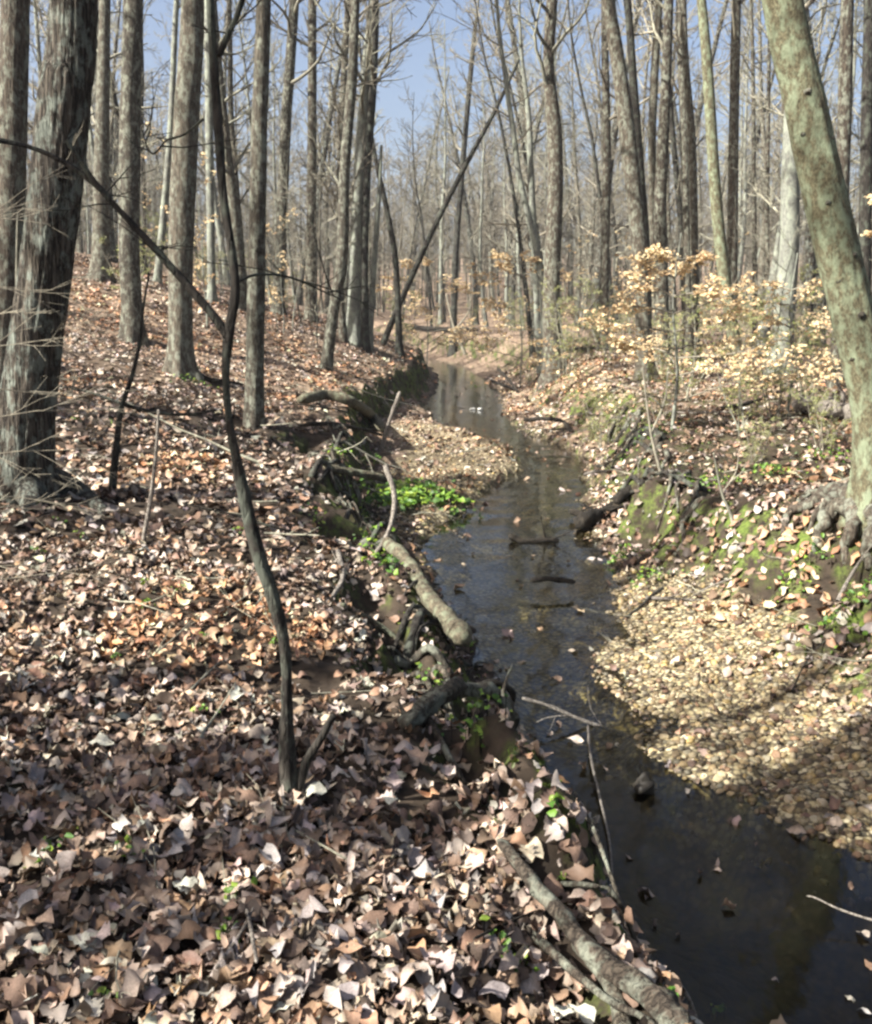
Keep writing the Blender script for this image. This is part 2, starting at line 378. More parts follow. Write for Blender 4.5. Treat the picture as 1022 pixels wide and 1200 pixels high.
ground_me = mesh_np('ground', V, Q, {'soil_and_shade': soil_and_shade.ravel(), 'gravel': grav.ravel(), 'moss': moss.ravel(), 'near': near.ravel() * .97})
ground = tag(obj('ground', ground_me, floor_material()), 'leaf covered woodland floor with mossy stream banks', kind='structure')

wy = axis([(-38, 0, 1.0), (0, 20, .1), (20, 60, .4), (60, 120, 2)])
a = np.interp(wy, LY, LX) - .9; b_ = np.interp(wy, RY, RX) + .9
ns = 30; S = np.linspace(0, 1, ns)
WX = a[:, None] + (b_ - a)[:, None] * S; WY = wy[:, None] + 0 * S
WZ = .0 + .006 * noise(WX * 5, WY * 4) + .004 * noise(WX * 13, WY * 9)
V = np.stack([WX, WY, WZ + sst((WY - 70) / 100) * 7.5], -1).reshape(-1, 3)
i = np.arange(len(wy) - 1)[:, None] * ns; j = np.arange(ns - 1)[None, :]
Q = np.stack([i + j, i + j + 1, i + ns + j + 1, i + ns + j], -1).reshape(-1, 4)
tag(obj('stream_water', mesh_np('stream_water', V, Q), water_material()), 'shallow dark stream water winding between the banks', kind='structure')

# ------------------------------------------------------------------ leaves
def leaf_proto(widths, curl=.3, cup=.25, twist=0.0, seed=0):
    curl *= .95; cup *= 1.15
    rng = np.random.default_rng(seed); n = len(widths); t = np.linspace(-.5, .5, n); V = []
    for i in range(n):
        zc = curl * (t[i] ** 2 - .1) + .25 * curl * math.sin(t[i] * 7 + seed)
        for sgn in (-1, 0, 1):
            w = widths[i] * sgn * (1 + rng.normal(0, .08) if sgn else 1)
            z = zc + cup * abs(w) * (1 + .4 * math.sin(seed + i * 2.1 + sgn)) + twist * w * t[i] * 2 + (rng.normal(0, .018) if sgn else 0)
            V.append((t[i] + (.06 * abs(sgn) * widths[i]), w, z))
    Fq = []
    for i in range(n - 1):
        for s in (0, 1):
            q = i * 3 + s; Fq.append((q, q + 1, q + 4, q + 3))
    return np.array(V), np.array(Fq)
OAK = [.015, .12, .10, .26, .15, .34, .20, .40, .22, .24, .03]
OAK2 = [.02, .10, .22, .13, .36, .16, .30, .18, .16, .02]
MAP = [.04, .26, .38, .26, .30, .15, .12, .02]
BEE = [.01, .13, .22, .28, .31, .30, .25, .16, .01]
OVA = [.02, .12, .20, .25, .26, .23, .17, .09, .01]
TUL = [.02, .30, .40, .30, .42, .34, .06]
PR_NEAR = [leaf_proto(w, c, cu, tw, s) for s, (w, c, cu, tw) in enumerate([(OAK, .35, .35, .5), (OAK2, -.3, -.3, .6), (MAP, .4, .4, .3), (BEE, .7, 1.1, .5), (TUL, -.3, -.5, .4), (BEE, -.5, .3, -.7), (OAK, .6, -.9, .2), (BEE, .2, .2, 1.2),
    (BEE, .3, -.4, .2), (OVA, .5, .9, .3), (OVA, -.3, .2, .4), (OVA, .2, -.8, -.6), ([.03, .10, .14, .15, .12, .02], .9, 1.6, .8), ([.10, .22, .30, .12, .20], .4, .5, .9)])]
MIDW = [.06, .33, .30, .04]
PR_MID = [leaf_proto(MIDW, c, cu, tw, s) for s, (c, cu, tw) in enumerate([(.6, .5, .5), (-.5, -.4, .7), (.8, -.6, -.5), (-.3, .7, .3)])]
PAL = np.array([(.50, .37, .28), (.60, .48, .40), (.42, .27, .17), (.30, .17, .10), (.20, .115, .075), (.50, .45, .42), (.40, .33, .31), (.48, .26, .13), (.66, .55, .42), (.13, .085, .06), (.55, .40, .36)])
PAL = .74 * PAL + .27 * PAL.mean(1, keepdims=True) * [1.04, 1, .95]
PALW = np.array([.15, .10, .13, .14, .13, .06, .06, .06, .05, .10, .05]); PALW = PALW / PALW.sum()
def ground_normals(x, y):
    h = .04; gx_ = (height(x + h, y) - height(x - h, y)) / (2 * h); gy_ = (height(x, y + h) - height(x, y - h)) / (2 * h)
    n = np.stack([-gx_, -gy_, np.ones_like(gx_)], -1); return n / np.linalg.norm(n, axis=1, keepdims=True)
def frames(nrm, rng, tilt):
    n = nrm + rng.normal(0, tilt, nrm.shape); n[:, 2] = np.maximum(n[:, 2], -.2); n /= np.linalg.norm(n, axis=1, keepdims=True)
    a = rng.normal(0, 1, nrm.shape); a -= (a * n).sum(1, keepdims=True) * n; a /= np.linalg.norm(a, axis=1, keepdims=True)
    b = np.cross(n, a); return np.stack([a, b, n], -1)       # columns
def scatter(protos, pos, fr, size, cols, rng, veins=False):
    Vs, Fs, Cs, k = [], [], [], 0; pick = rng.integers(0, len(protos), len(pos))
    for pi, (pv, pf) in enumerate(protos):
        m = pick == pi
        if not m.any(): continue
        W = np.einsum('nij,vj->nvi', fr[m], pv) * size[m][:, None, None] + pos[m][:, None, :]
        cnt = m.sum(); Vs.append(W.reshape(-1, 3)); Fs.append((pf[None] + (np.arange(cnt) * len(pv))[:, None, None]).reshape(-1, pf.shape[1]) + k)
        cc = np.repeat(cols[m], len(pv), 0)
        if veins: vt = np.tile([.88, 1.22, .95], (len(pv) // 3 + 1))[:len(pv)] * np.random.default_rng(pi).uniform(.8, 1.15, len(pv)); cc = cc * np.tile(vt, cnt)[:, None]
        Cs.append(cc); k += cnt * len(pv)
    return np.vstack(Vs), np.vstack(Fs), np.vstack(Cs)
def polar(n, r0, r1, al, ang, rng):
    r = (r0 ** al + rng.random(n) * (r1 ** al - r0 ** al)) ** (1 / al); th = rng.uniform(-ang, ang, n)
    return r * np.sin(th), r * np.cos(th)
def keep_prob(x, y):
    d, e, _, _ = masks(x, y); o = np.maximum(d, e)
    GW = tb(y, RB, 1); WB = tb(y, LB, 1)
    p = np.where(o < .02, .0, 1.0)
    wet = (o < .02)
    p = np.where((e > 0) & (e < GW + .15) & (y < 9.5), .05 + .5 * sst((e - GW + .35) / .4), p)
    p = np.where((d > 0) & (d < WB - .6) & (y > 10), .30, p)
    p = np.where((d > 0) & (d < .12), .15, p); p = np.where(wet, .018, p)
    p = np.where((d > .05) & (d < WB + .12) & (d > WB - .6), .22 + .25 * (noise(x * 3, y * 2.5, 5) > .1), p)
    p = np.where((d > WB) & (d < WB + .8), p * np.clip(.9 + 1.0 * noise(x * 2.2, y * 1.8, 15), .35, 1), p)
    p = p * np.clip(1.0 + .9 * noise(x * 1.6, y * 1.5, 3), .48, 1)
    p = p * (1 - .8 * pitmask(x, y))
    return np.where((e > .5) & (y > 9), p * .75, p)
def leafcols(n, x, y, rng):
    c = PAL[rng.choice(len(PAL), n, p=PALW)] * .58; c *= rng.uniform(.55, 1.45, (n, 1)); c *= (1 + rng.normal(0, .03, (n, 3))) * [1.03, 1.0, .92]
    pt = noise(x * .8, y * .8, 11)[:, None]; c = c * (1 + .18 * pt) * np.where(pt > .35, np.array([[1.1, .9, .72]]), 1.0)
    return np.clip(c, .015, .40)
def litter(name, n, r0, r1, al, protos, smin, smax, label, tilt, seed, z0, z1):
    rng = np.random.default_rng(seed); x, y = polar(n, r0, r1, al, math.radians(40), rng)
    m = rng.random(n) < keep_prob(x, y); x, y = x[m], y[m]; n = len(x)
    z = np.maximum(height(x, y) + rng.uniform(z0, z1, n), .012); nr = ground_normals(x, y); nr[:, 2] += .2; nr /= np.linalg.norm(nr, axis=1, keepdims=True)
    V, Q, Cc = scatter(protos, np.stack([x, y, z], -1), frames(nr, rng, tilt), (smin + (smax - smin) * rng.random(n) ** 1.4) * (1 + .012 * y), leafcols(n, x, y, rng), rng, True)
    o = obj(name, mesh_np(name, V, Q, {'col': Cc}), M['leaf'], ground); return tag(o, label, kind='stuff')
litter('leaf_litter', 34000, 1.3, 7, .95, PR_NEAR, .028, .095, 'fallen brown leaves heaped on the near bank', .27, 21, .0, .05)
litter('leaf_litter', 88000, 7, 42, .85, PR_MID, .05, .12, 'fallen tan leaves on the banks and the slope', .34, 22, .005, .05)

# the largest single leaves
rng = np.random.default_rng(31); lm = []
for s, (pv, pf) in enumerate(PR_NEAR):
    for q in range(3):
        c = PAL[rng.choice(len(PAL), p=PALW)] * rng.uniform(.5, .78)
        me = mesh_np('leaf', pv, pf, {'col': np.clip(c * .9, 0, .38)[None] * (np.tile([.86, 1.25, .95], len(pv) // 3 + 1)[:len(pv)] * rng.uniform(.8, 1.15, len(pv)))[:, None]}); me.materials.append(M['leaf']); lm.append(me)
k = 0
while k < 290:
    u = rng.uniform(-20, 760); v = rng.uniform(880, 1215); g = G(u, v)
    d1, e1, _, _ = masks(g[0], g[1])
    if d1 < .25: continue
    f = frames(ground_normals(np.array([g[0]]), np.array([g[1]])), rng, .28)[0]
    o = bpy.data.objects.new('leaf', lm[rng.integers(len(lm))]); C.objects.link(o); o.parent = ground
    o.matrix_world = Matrix.Translation((g[0], g[1], g[2] + rng.uniform(.03, .065))) @ Matrix(f.tolist()).to_4x4() @ Matrix.Scale(rng.uniform(.06, .11), 4); k += 1

# ------------------------------------------------------------------ pebbles
def ico(sub, seed, flat=.6):
    import bmesh
    bm = bmesh.new(); bmesh.ops.create_icosphere(bm, subdivisions=sub, radius=.5); rng = np.random.default_rng(seed)
    V = np.array([v.co[:] for v in bm.verts]); Fc = np.array([[v.index for v in f.verts] for f in bm.faces]); bm.free()
    V = V * (1 + .36 * noise(V[:, 0] * 2.6 + seed * 9, V[:, 1] * 2.6, V[:, 2] * 2.6))[:, None] * np.array([1, rng.uniform(.65, .95), rng.uniform(flat * .7, flat)])
    return V, Fc
PEB = .54 * np.array([1.08, 1, .8]) * np.array([(.42, .34, .22), (.34, .27, .17), (.50, .44, .33), (.24, .19, .13), (.38, .36, .30), (.16, .13, .10), (.46, .36, .18), (.56, .50, .42), (.30, .20, .14)])
def pebbles(n, box, sub, smin, smax, mask, seed, lift=.15):
    rng = np.random.default_rng(seed); x = rng.uniform(box[0], box[1], n); y = rng.uniform(box[2], box[3], n)
    m = mask(x, y, rng); x, y = x[m], y[m]; n = len(x); s = smin + (smax - smin) * rng.random(n) ** 3.2
    pos = np.stack([x, y, height(x, y) + s * lift * rng.uniform(0, 1, n)], -1)
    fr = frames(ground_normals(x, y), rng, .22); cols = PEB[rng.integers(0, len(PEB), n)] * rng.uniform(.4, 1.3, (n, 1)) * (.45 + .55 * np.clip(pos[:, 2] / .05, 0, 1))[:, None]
    return scatter([ico(sub, q) for q in range(5)], pos, fr, s, cols, rng)
def gm(x, y, rng):
    d, e, _, _ = masks(x, y); GW = tb(y, RB, 1)
    return (e > -.25) & (e < GW + .35 * rng.random(len(x))) & (rng.random(len(x)) < np.where(e < 0, .5, 1))
def bm_(x, y, rng):
    d, e, _, _ = masks(x, y); WB = tb(y, LB, 1)
    return ((d > -.35) & (d < np.minimum(WB - .5, 1.8)) & (y > 10.5)) | ((d > -.1) & (d < .15)) | ((e > -.2) & (e < .25))
def sm(x, y, rng):
    d, e, _, _ = masks(x, y); return (np.maximum(d, e) < 0) & (rng.random(len(x)) < .35 + .8 * noise(x * 1.3, y * 1.1, 5)) & (y > 5.2)
parts = []
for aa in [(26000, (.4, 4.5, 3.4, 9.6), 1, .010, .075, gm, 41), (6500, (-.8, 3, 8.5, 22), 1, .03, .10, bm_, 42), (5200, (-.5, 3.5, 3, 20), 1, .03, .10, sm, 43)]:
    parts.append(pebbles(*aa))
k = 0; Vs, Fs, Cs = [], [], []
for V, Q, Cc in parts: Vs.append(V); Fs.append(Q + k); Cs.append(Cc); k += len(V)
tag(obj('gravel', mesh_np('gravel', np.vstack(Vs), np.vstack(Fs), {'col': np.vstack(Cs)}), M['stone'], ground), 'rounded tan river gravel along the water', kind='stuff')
rng = np.random.default_rng(51); pm = []
for s in range(12):
    V, Q = ico(3, 60 + s, .62); c = PEB[rng.integers(len(PEB))] * rng.uniform(.8, 1.25)
    me = mesh_np('pebble', V, Q, {'col': np.repeat(c[None], len(V), 0)}); me.materials.append(M['stone']); pm.append(me)
k = 0
while k < 280:
    u = rng.uniform(700, 1060); v = rng.uniform(770, 1010); g = G(u, v)
    d1, e1, _, _ = masks(g[0], g[1])
    if e1 < .0 or e1 > tb(g[1], RB, 1) + .2: continue
    f = frames(ground_normals(np.array([g[0]]), np.array([g[1]])), rng, .15)[0]; s = rng.uniform(.03, .065)
    o = bpy.data.objects.new('pebble', pm[rng.integers(12)]); C.objects.link(o); o.parent = ground
    o.matrix_world = Matrix.Translation((g[0], g[1], g[2] + s * .05)) @ Matrix(f.tolist()).to_4x4() @ Matrix.Scale(s, 4); k += 1

# ------------------------------------------------------------------ trees placed one by one
def trunk_tree(name, label, path, D=None, mat='bark_plain', H=20, sides=14, cat='tree', flare=.5, group=None, crown=True, cstart=7, kids=16, ridges=0, rings=46, seed=0, bend_y=0.0, taper_top=.25):
    """path: (u, v, width) from the base upwards; D from the land under the base unless given"""
    rng = np.random.default_rng(seed + 900)
    if D is None: b = G(path[0][0], path[0][1]); D = b[1]
    else:
        b = P(path[0][0], path[0][1], D); b[2] = float(height(b[0], b[1]))
    pts, rad = [], []
    for q, (u, v, w) in enumerate(path):
        p = P(u, v, D + bend_y * q); 
        if q == 0: p = b.copy()
        if pts and p[2] <= pts[-1][2] + .05: continue
        pts.append(p); rad.append(pxw(w, D) / 2 * (.88 if ridges > 2.5 else .90 if ridges and name != 'sapling' else .83 if ridges else 1) * (.62 if name == 'leaning_tree' and not ridges else 1))
    pts = np.array(pts); rad = np.array(rad)
    dirv = pts[-1] - pts[-2]; dirv = dirv / np.linalg.norm(dirv)
    if H > pts[-1][2] + .5:
        p = pts[-1].copy(); r = rad[-1]; L = H - p[2]; k = 4
        for q in range(k):
            dirv = dirv + np.array([rng.normal(0, .05), rng.normal(0, .05), .12]); dirv /= np.linalg.norm(dirv)
            p = p + dirv * L / k; pts = np.vstack([pts, p]); rad = np.r_[rad, r * (1 - (1 - taper_top) * (q + 1) / k)]
    root = np.array([b[0], b[1], b[2] - .35]); pts = np.vstack([root, pts]); rad = np.r_[rad[0] * 1.0, rad]
    full = smooth_path(np.hstack([pts, rad[:, None]]), rings); pp = full[:, :3]; rr = np.maximum(full[:, 3], .004)
    hh = pp[:, 2] - b[2]; rr = rr * (1 + flare * np.exp(-np.clip(hh, 0, 9) / .28))
    ph = rng.uniform(0, 6.28)
    def disp(th, s):
        hgt = np.interp(s, np.r_[0, np.cumsum(np.linalg.norm(np.diff(pp, axis=0), axis=1))], hh)
        f = 1 + flare * .45 * np.exp(-np.clip(hgt, 0, 9) / .35) * np.cos(5 * th + ph) + .05 * noise(np.cos(th) * 1.3 + seed, np.sin(th) * 1.3, s * .9)
        if name == 'sapling' and sides > 16: f = f + .16 * noise(s * 5.5, 1.1) + .10 * noise(np.cos(th) * 2, np.sin(th) * 2, s * 16)
        if ridges:
            kx = ridges
            a = noise(np.cos(th) * kx, np.sin(th) * kx, s * 1.5 + seed)
            f = f - .045 * (1 - np.clip(abs(a) * 3.2, 0, 1)) + .02 * noise(np.cos(th) * 30, np.sin(th) * 30, s * 14)
        return f
    t = empty(name, b, label, cat, group)
    V, Q = tube(pp, rr, sides, disp); me = mesh_np('trunk', V - b, Q); obj('trunk', me, M[mat], t)
    if crown:
        out = []; hs = hh
        for q in range(kids):
            z = cstart + (hs.max() - cstart) * ((q + rng.random()) / kids) ** .9; i = int(np.argmin(abs(hs - z))); an = rng.uniform(0, 6.28)
            L = rng.uniform(1.6, 3.6) * (1.25 - z / (hs.max() * 1.4))
            grow(rng, pp[i] - b, (math.cos(an), math.sin(an), rng.uniform(.25, 1.1)), L, max(rr[i] * .38, .02), 1, out, .06, .17, 5, .007)
        obj('crown', tubes_mesh('crown', out), M['twig'] if mat != 'bark_smooth' else M['twig'], t)
    t['_D'] = D
    return t, pp, rr, b

TT = trunk_tree
big, bpp, brr, bb = TT('oak_tree', 'big furrowed tree trunk leaning right, nearest on the left edge', [(27, 590, 80), (31, 500, 72), (42, 400, 68), (55, 300, 66), (67, 200, 66), (77, 100, 62), (87, 0, 56)], mat='bark_oak', sides=110, rings=420, ridges=9, flare=.36, seed=1, cstart=6)
TT('oak_tree', 'dark straight trunk at the left border behind the big furrowed trunk', [(-6, 520, 42), (3, 400, 38), (13, 200, 37), (18, 0, 34)], D=11, mat='bark_plain', sides=60, rings=200, ridges=7, seed=2)
TT('tree', 'slim trunk at the top of the left slope, right of the big furrowed trunk', [(117, 305, 20), (119, 200, 17), (122, 60, 13), (123, 0, 12)], D=27, seed=3)
TT('tree', 'mid sized grey trunk with flared foot on the left slope', [(157, 402, 28), (152, 300, 26), (152, 200, 27), (154, 80, 25), (156, 0, 24)], sides=30, rings=120, ridges=5, seed=4, flare=.45)
TT('tree', 'stout brown trunk with mossy spreading roots on the left slope', [(213, 442, 33), (212, 400, 31), (212, 300, 31), (218, 150, 32), (226, 0, 28)], sides=44, rings=160, ridges=6, seed=5, flare=.55)
TT('beech_tree', 'pale whitish thin trunk between the two mid trunks on the left slope', [(184, 332, 8), (192, 250, 8), (200, 150, 7), (207, 0, 6)], D=29, mat='bark_smooth', seed=6)
TT('tree', 'straight grey green trunk standing alone on the leafy bank, half lit', [(298, 498, 26), (299, 400, 24), (301, 300, 22), (304, 150, 20), (309, 0, 18)], mat='bark_plain', sides=40, rings=140, ridges=4, seed=7, flare=.15)
TT('tree', 'slender pale trunk just left of the half lit straight trunk', [(248, 345, 9), (246, 200, 9), (244, 0, 8)], D=29, mat='bark_smooth', seed=8)
TT('tree', 'slim brown trunk right of the half lit straight trunk', [(325, 368, 14), (328, 300, 13), (335, 150, 12), (345, 0, 11)], seed=9)
TT('tree', 'slim upright brown trunk second to the right of the half lit trunk', [(364, 376, 12), (365, 250, 11), (366, 100, 10), (366, 0, 9)], seed=10)
TT('tree', 'dark bent trunk at the head of the left cut bank', [(382, 436, 14), (390, 370, 13), (401, 300, 13), (404, 200, 12), (413, 90, 11), (417, 0, 9)], mat='bark_plain', seed=11, flare=.2)
TT('beech_tree', 'pale grey beech trunk with a wide foot left of the leaning tree', [(415, 404, 20), (417, 300, 15), (421, 200, 13), (428, 100, 11), (437, 0, 9)], mat='bark_smooth', seed=12, flare=.7, cstart=4, kids=24)
TT('sapling', 'thin pale green stem beside the pale beech trunk', [(433, 408, 7), (438, 320, 6.5), (444, 230, 5), (447, 170, 3)], mat='bark_smooth', H=0, seed=13, crown=False, cat='young tree')
TT('leaning_tree', 'dark tree leaning steeply to the right over the stream', [(449, 403, 12), (480, 330, 11), (512, 260, 10), (545, 195, 9), (580, 130, 7), (608, 70, 5)], mat='bark_dark', H=0, seed=14, flare=.1, crown=False)
TT('tree', 'dark crooked trunk behind the pale beech trunk', [(428, 398, 10), (427, 300, 9), (431, 190, 9), (437, 100, 9), (440, 0, 8)], D=31, mat='bark_dark', seed=15)
TT('tree', 'crooked brown thin trunk just behind the leaning dark tree', [(468, 396, 8), (464, 310, 7), (452, 240, 6), (441, 190, 5)], D=33, mat='bark_dark', seed=16, H=12)
TT('tree', 'dark thin trunk rising at the bend where the stream disappears', [(531, 402, 9), (534, 300, 7), (545, 160, 6), (556, 40, 5)], D=60, mat='bark_dark', seed=17)
TT('sycamore_tree', 'pale greenish trunk curving left beside the brown streamside trunk', [(641, 400, 10), (636, 340, 9), (626, 280, 8), (610, 215, 7), (601, 150, 6), (592, 90, 5)], D=33, mat='bark_smooth', seed=18, H=16, flare=.2)
TT('sycamore_tree', 'slim pale forked trunk behind the curved pale trunk', [(634, 398, 8), (627, 300, 8), (622, 200, 7), (620, 140, 6), (612, 70, 4), (609, 20, 3)], D=36, mat='bark_smooth', seed=19, H=14, flare=.2)
TT('tree', 'straight brown trunk with dark foot right of the stream bend', [(651, 413, 26), (646, 350, 20), (650, 250, 18), (650, 160, 17), (643, 80, 13), (647, 0, 12)], D=29, mat='bark_plain', seed=20, flare=.4, sides=24, rings=90)
TT('tree', 'thin dark trunk behind the tan leaved beech sapling, left side', [(707, 412, 11), (709, 300, 10), (711, 180, 10), (709, 60, 8)], D=34, seed=21)
TT('tree', 'thick grey brown trunk leaning left behind the tan leaved sapling', [(757, 425, 22), (750, 300, 21), (739, 190, 21), (727, 90, 19), (712, 0, 16)], D=22, seed=22, sides=24, rings=90, ridges=4)
TT('tree', 'dark trunk close behind the thick grey brown leaning trunk', [(762, 420, 12), (757, 300, 11), (748, 180, 11), (741, 80, 9), (735, 0, 8)], D=27, mat='bark_dark', seed=23)
TT('tree', 'right stem of the paired trunks above the tan leaved sapling', [(778, 424, 15), (775, 300, 15), (774, 230, 14), (779, 130, 12), (784, 0, 10)], D=25, seed=24)
TT('tree', 'left stem of the paired trunks above the tan leaved sapling', [(770, 424, 10), (768, 300, 10), (764, 180, 9), (767, 90, 9), (772, 0, 8)], D=26.5, seed=25)
TT('tree', 'slim dark trunk right of the paired trunks', [(806, 420, 10), (805, 280, 9), (802, 160, 9), (797, 40, 8)], D=31, seed=26)
TT('tree', 'slim mottled trunk between the paired trunks and the pale curved trunk', [(816, 422, 9), (814, 300, 9), (811, 170, 9), (803, 60, 7)], D=28, seed=27)
TT('sycamore_tree', 'olive grey trunk curving down to a dark foot on the right bank', [(870, 450, 13), (860, 395, 14), (847, 310, 14), (838, 220, 13), (831, 110, 12), (822, 0, 10)], mat='bark_lichen', seed=28, sides=20, rings=80, flare=.2)
TT('tree', 'upright light brown trunk just right of the olive grey trunk', [(857, 425, 13), (858, 300, 12), (860, 150, 11), (863, 0, 10)], D=26, seed=29)
TT('tree', 'thin dark pole like trunk left of the pale grey trunk', [(884, 425, 6), (884, 250, 5), (882, 60, 4)], D=38, seed=30)
TT('tree', 'thinnest pole like trunk close beside the pale grey trunk', [(899, 425, 6), (899, 250, 5), (901, 90, 4)], D=36, seed=31)
TT('beech_tree', 'pale grey trunk with broad foot left of the leaning lichened tree', [(913, 442, 28), (919, 370, 24), (925, 290, 21), (927, 200, 20), (930, 90, 18), (928, 0, 16)], mat='bark_smooth', seed=32, flare=.3, sides=24, rings=90)
TT('tree', 'dark trunk behind the leaning lichened tree near the right border', [(983, 430, 17), (986, 260, 15), (990, 130, 15), (993, 0, 14)], D=19, mat='bark_plain', seed=33)
TT('tree', 'dark trunk at the right border beyond the leaning lichened tree', [(1012, 430, 15), (1014, 250, 14), (1017, 100, 13), (1019, 0, 12)], D=22, mat='bark_dark', seed=34)
lean, lpp, lrr, lb = TT('leaning_tree', 'lichen covered tree leaning left from exposed roots on the right bank', [(1024, 612, 60), (1026, 540, 54), (1022, 470, 54), (1006, 400, 54), (983, 300, 53), (960, 200, 51), (939, 100, 49), (917, 0, 47)], mat='bark_lichen', sides=90, rings=380, ridges=2.2, seed=35, flare=.35, H=18)
# knots on the lichened trunk
for q, (u, v, s) in enumerate([(938, 112, 6), (935, 160, 5), (983, 165, 4), (962, 240, 5), (993, 300, 6), (1000, 370, 7), (985, 420, 5), (950, 60, 5), (975, 330, 4)]):
    zz_ = P(u, v, lb[1])[2]; i = int(np.argmin(abs(lpp[:, 2] - zz_))); rr_ = lrr[i]; dx = np.clip(P(u, v, lb[1])[0] - lpp[i, 0], -.75 * rr_, .75 * rr_)
    nrm = np.array([dx, -math.sqrt(rr_ ** 2 - dx ** 2), 0]) / rr_; c = lpp[i] + nrm * rr_ * .93; c[2] = zz_; k_ = pxw(s, 8) * .55
    V, Q = tube(np.array([c - nrm * .03, c + nrm * .012, c + nrm * .016, c + nrm * .002]), [k_ * 1.25, k_ * 1.1, k_ * .7, k_ * .35], 14, lambda th, s_: 1 + .25 * noise(np.cos(th) * 1.5, np.sin(th) * 1.5, q * 3.3))
    obj('knot', mesh_np('knot', V - lb, Q), M['bark_plain'], lean)
# exposed roots
for pth in [[(1010, 600, .10), (975, 592, .07), (940, 602, .02), (922, 612, -.02), (918, 640, -.06)], [(1000, 606, .10), (978, 612, .06), (962, 630, .04), (950, 652, -.04)],
            [(1016, 610, .12), (1004, 622, .08), (994, 640, .04), (992, 662, -.05)], [(1012, 604, .14), (990, 600, .12), (965, 606, .08), (948, 622, -.02)], [(1030, 615, .12), (1020, 640, .08), (1014, 668, -.04)],
            [(1000, 598, .08), (960, 588, .05), (930, 592, -.04)]]:
    pts = [G(u, v, l) for u, v, l in pth]; pts[0] = lb + np.array([(pth[0][0] - 1024) * .004, -.05, .18]); full = smooth_path(pts, 22); full[4:, 2] += .03; full[3:, 1] += .05 * noise(np.arange(19) * .5, pth[1][0]); full[3:, 2] += .03 * noise(np.arange(19) * .6, pth[1][1])
    V, Q = tube(full, np.linspace(.10, .022, 22), 12, lambda th, s: 1 + .22 * noise(s * 6, pth[0][0]) + .25 * noise(np.cos(th) * 2, np.sin(th) * 2, s * 9)); obj('root', mesh_np('root', V - lb, Q), M['bark_plain'], lean)
# root ridges at the foot of the big trunk
for pth in [[(62, 560, .2), (85, 580, .05), (115, 597, .02), (130, 605, -.05)], [(0, 560, .2), (-20, 595, .05), (-40, 610, -.04)], [(35, 575, .22), (38, 597, .06), (36, 612, -.04)]]:
    pts = [G(u, v, l) for u, v, l in pth]; pts[0] = bb + np.array([(pth[0][0] - 30) * .005, -.05, .2]); full = smooth_path(pts, 20)
    V, Q = tube(full, np.linspace(.13, .03, 20), 12, lambda th, s: 1 + .15 * noise(np.cos(th) * 2, np.sin(th) * 2, s * 7)); obj('root', mesh_np('root', V - bb, Q), M['bark_oak'], big)

# ------------------------------------------------------------------ near dark sapling
sp, spp, srr, sb = TT('sapling', 'slender dark crooked sapling rising from the leaves in the foreground', [(341, 942, 24), (336, 870, 20), (335, 770, 18), (323, 710, 20), (300, 640, 19), (284, 570, 16), (270, 500, 12), (265, 440, 12), (268, 395, 17), (276, 340, 15), (271, 290, 14), (262, 230, 13), (256, 150, 12), (250, 60, 11), (244, -20, 10)], mat='bark_dark', sides=22, rings=170, ridges=2, seed=40, flare=.25, H=4.6, crown=False, cat='young tree')
def px_branch(parent, base, pts, D, w0, w1, mat, name='branch', twigs=0, seed=0, sides=10, dD=0.0, tl=.25):
    n = len(pts); P3 = [P(u, v, D + dD * q / max(n - 1, 1)) for q, (u, v) in enumerate(pts)]; full = smooth_path(P3, 8 * n)
    parts = [tube(full, np.linspace(pxw(w0, D) / 2, pxw(w1, D) / 2, len(full)), sides, lambda th, s: 1 + .14 * noise(np.cos(th) * 2, np.sin(th) * 2, s * 14 + seed))]
    rng = np.random.default_rng(seed + 5000); out = []
    for q in range(twigs):
        i = rng.integers(int(len(full) * .3), len(full)); grow(rng, full[i], (rng.normal(0, 1), rng.normal(0, .6), rng.uniform(-.2, 1)), tl * rng.uniform(.4, 1.2), pxw(2.2, D) / 2, 2, out, .05, .15, 2, .0018)
    V, Q = join(parts + [tube(a, r, 4, cap=False) for a, r, l in out]); return obj(name, mesh_np(name, V - base, Q), M[mat], parent)
SD = sb[1]
px_branch(sp, sb, [(268, 396), (246, 365), (205, 318), (160, 268), (118, 222), (95, 190), (78, 165)], SD, 11, 5, 'bark_dark', twigs=9, seed=1)
px_branch(sp, sb, [(120, 224), (95, 203), (55, 180), (10, 166), (-30, 158)], SD, 7, 3.5, 'bark_dark', twigs=5, seed=2, dD=.1)
px_branch(sp, sb, [(349, 925), (358, 895), (374, 868), (391, 838)], SD, 14, 8, 'bark_dark', seed=3)
px_branch(sp, sb, [(256, 66), (268, 40), (280, 12), (292, -30)], SD, 7, 5, 'bark_dark', twigs=3, seed=4)
px_branch(sp, sb, [(275, 332), (300, 322), (340, 325), (380, 342), (402, 352)], SD, 4, 1.5, 'bark_dark', twigs=6, seed=5, dD=.4)
px_branch(sp, sb, [(238, 140), (215, 158), (196, 164), (178, 180), (165, 150)], SD, 3, 1.5, 'bark_dark', twigs=5, seed=6, dD=.3)

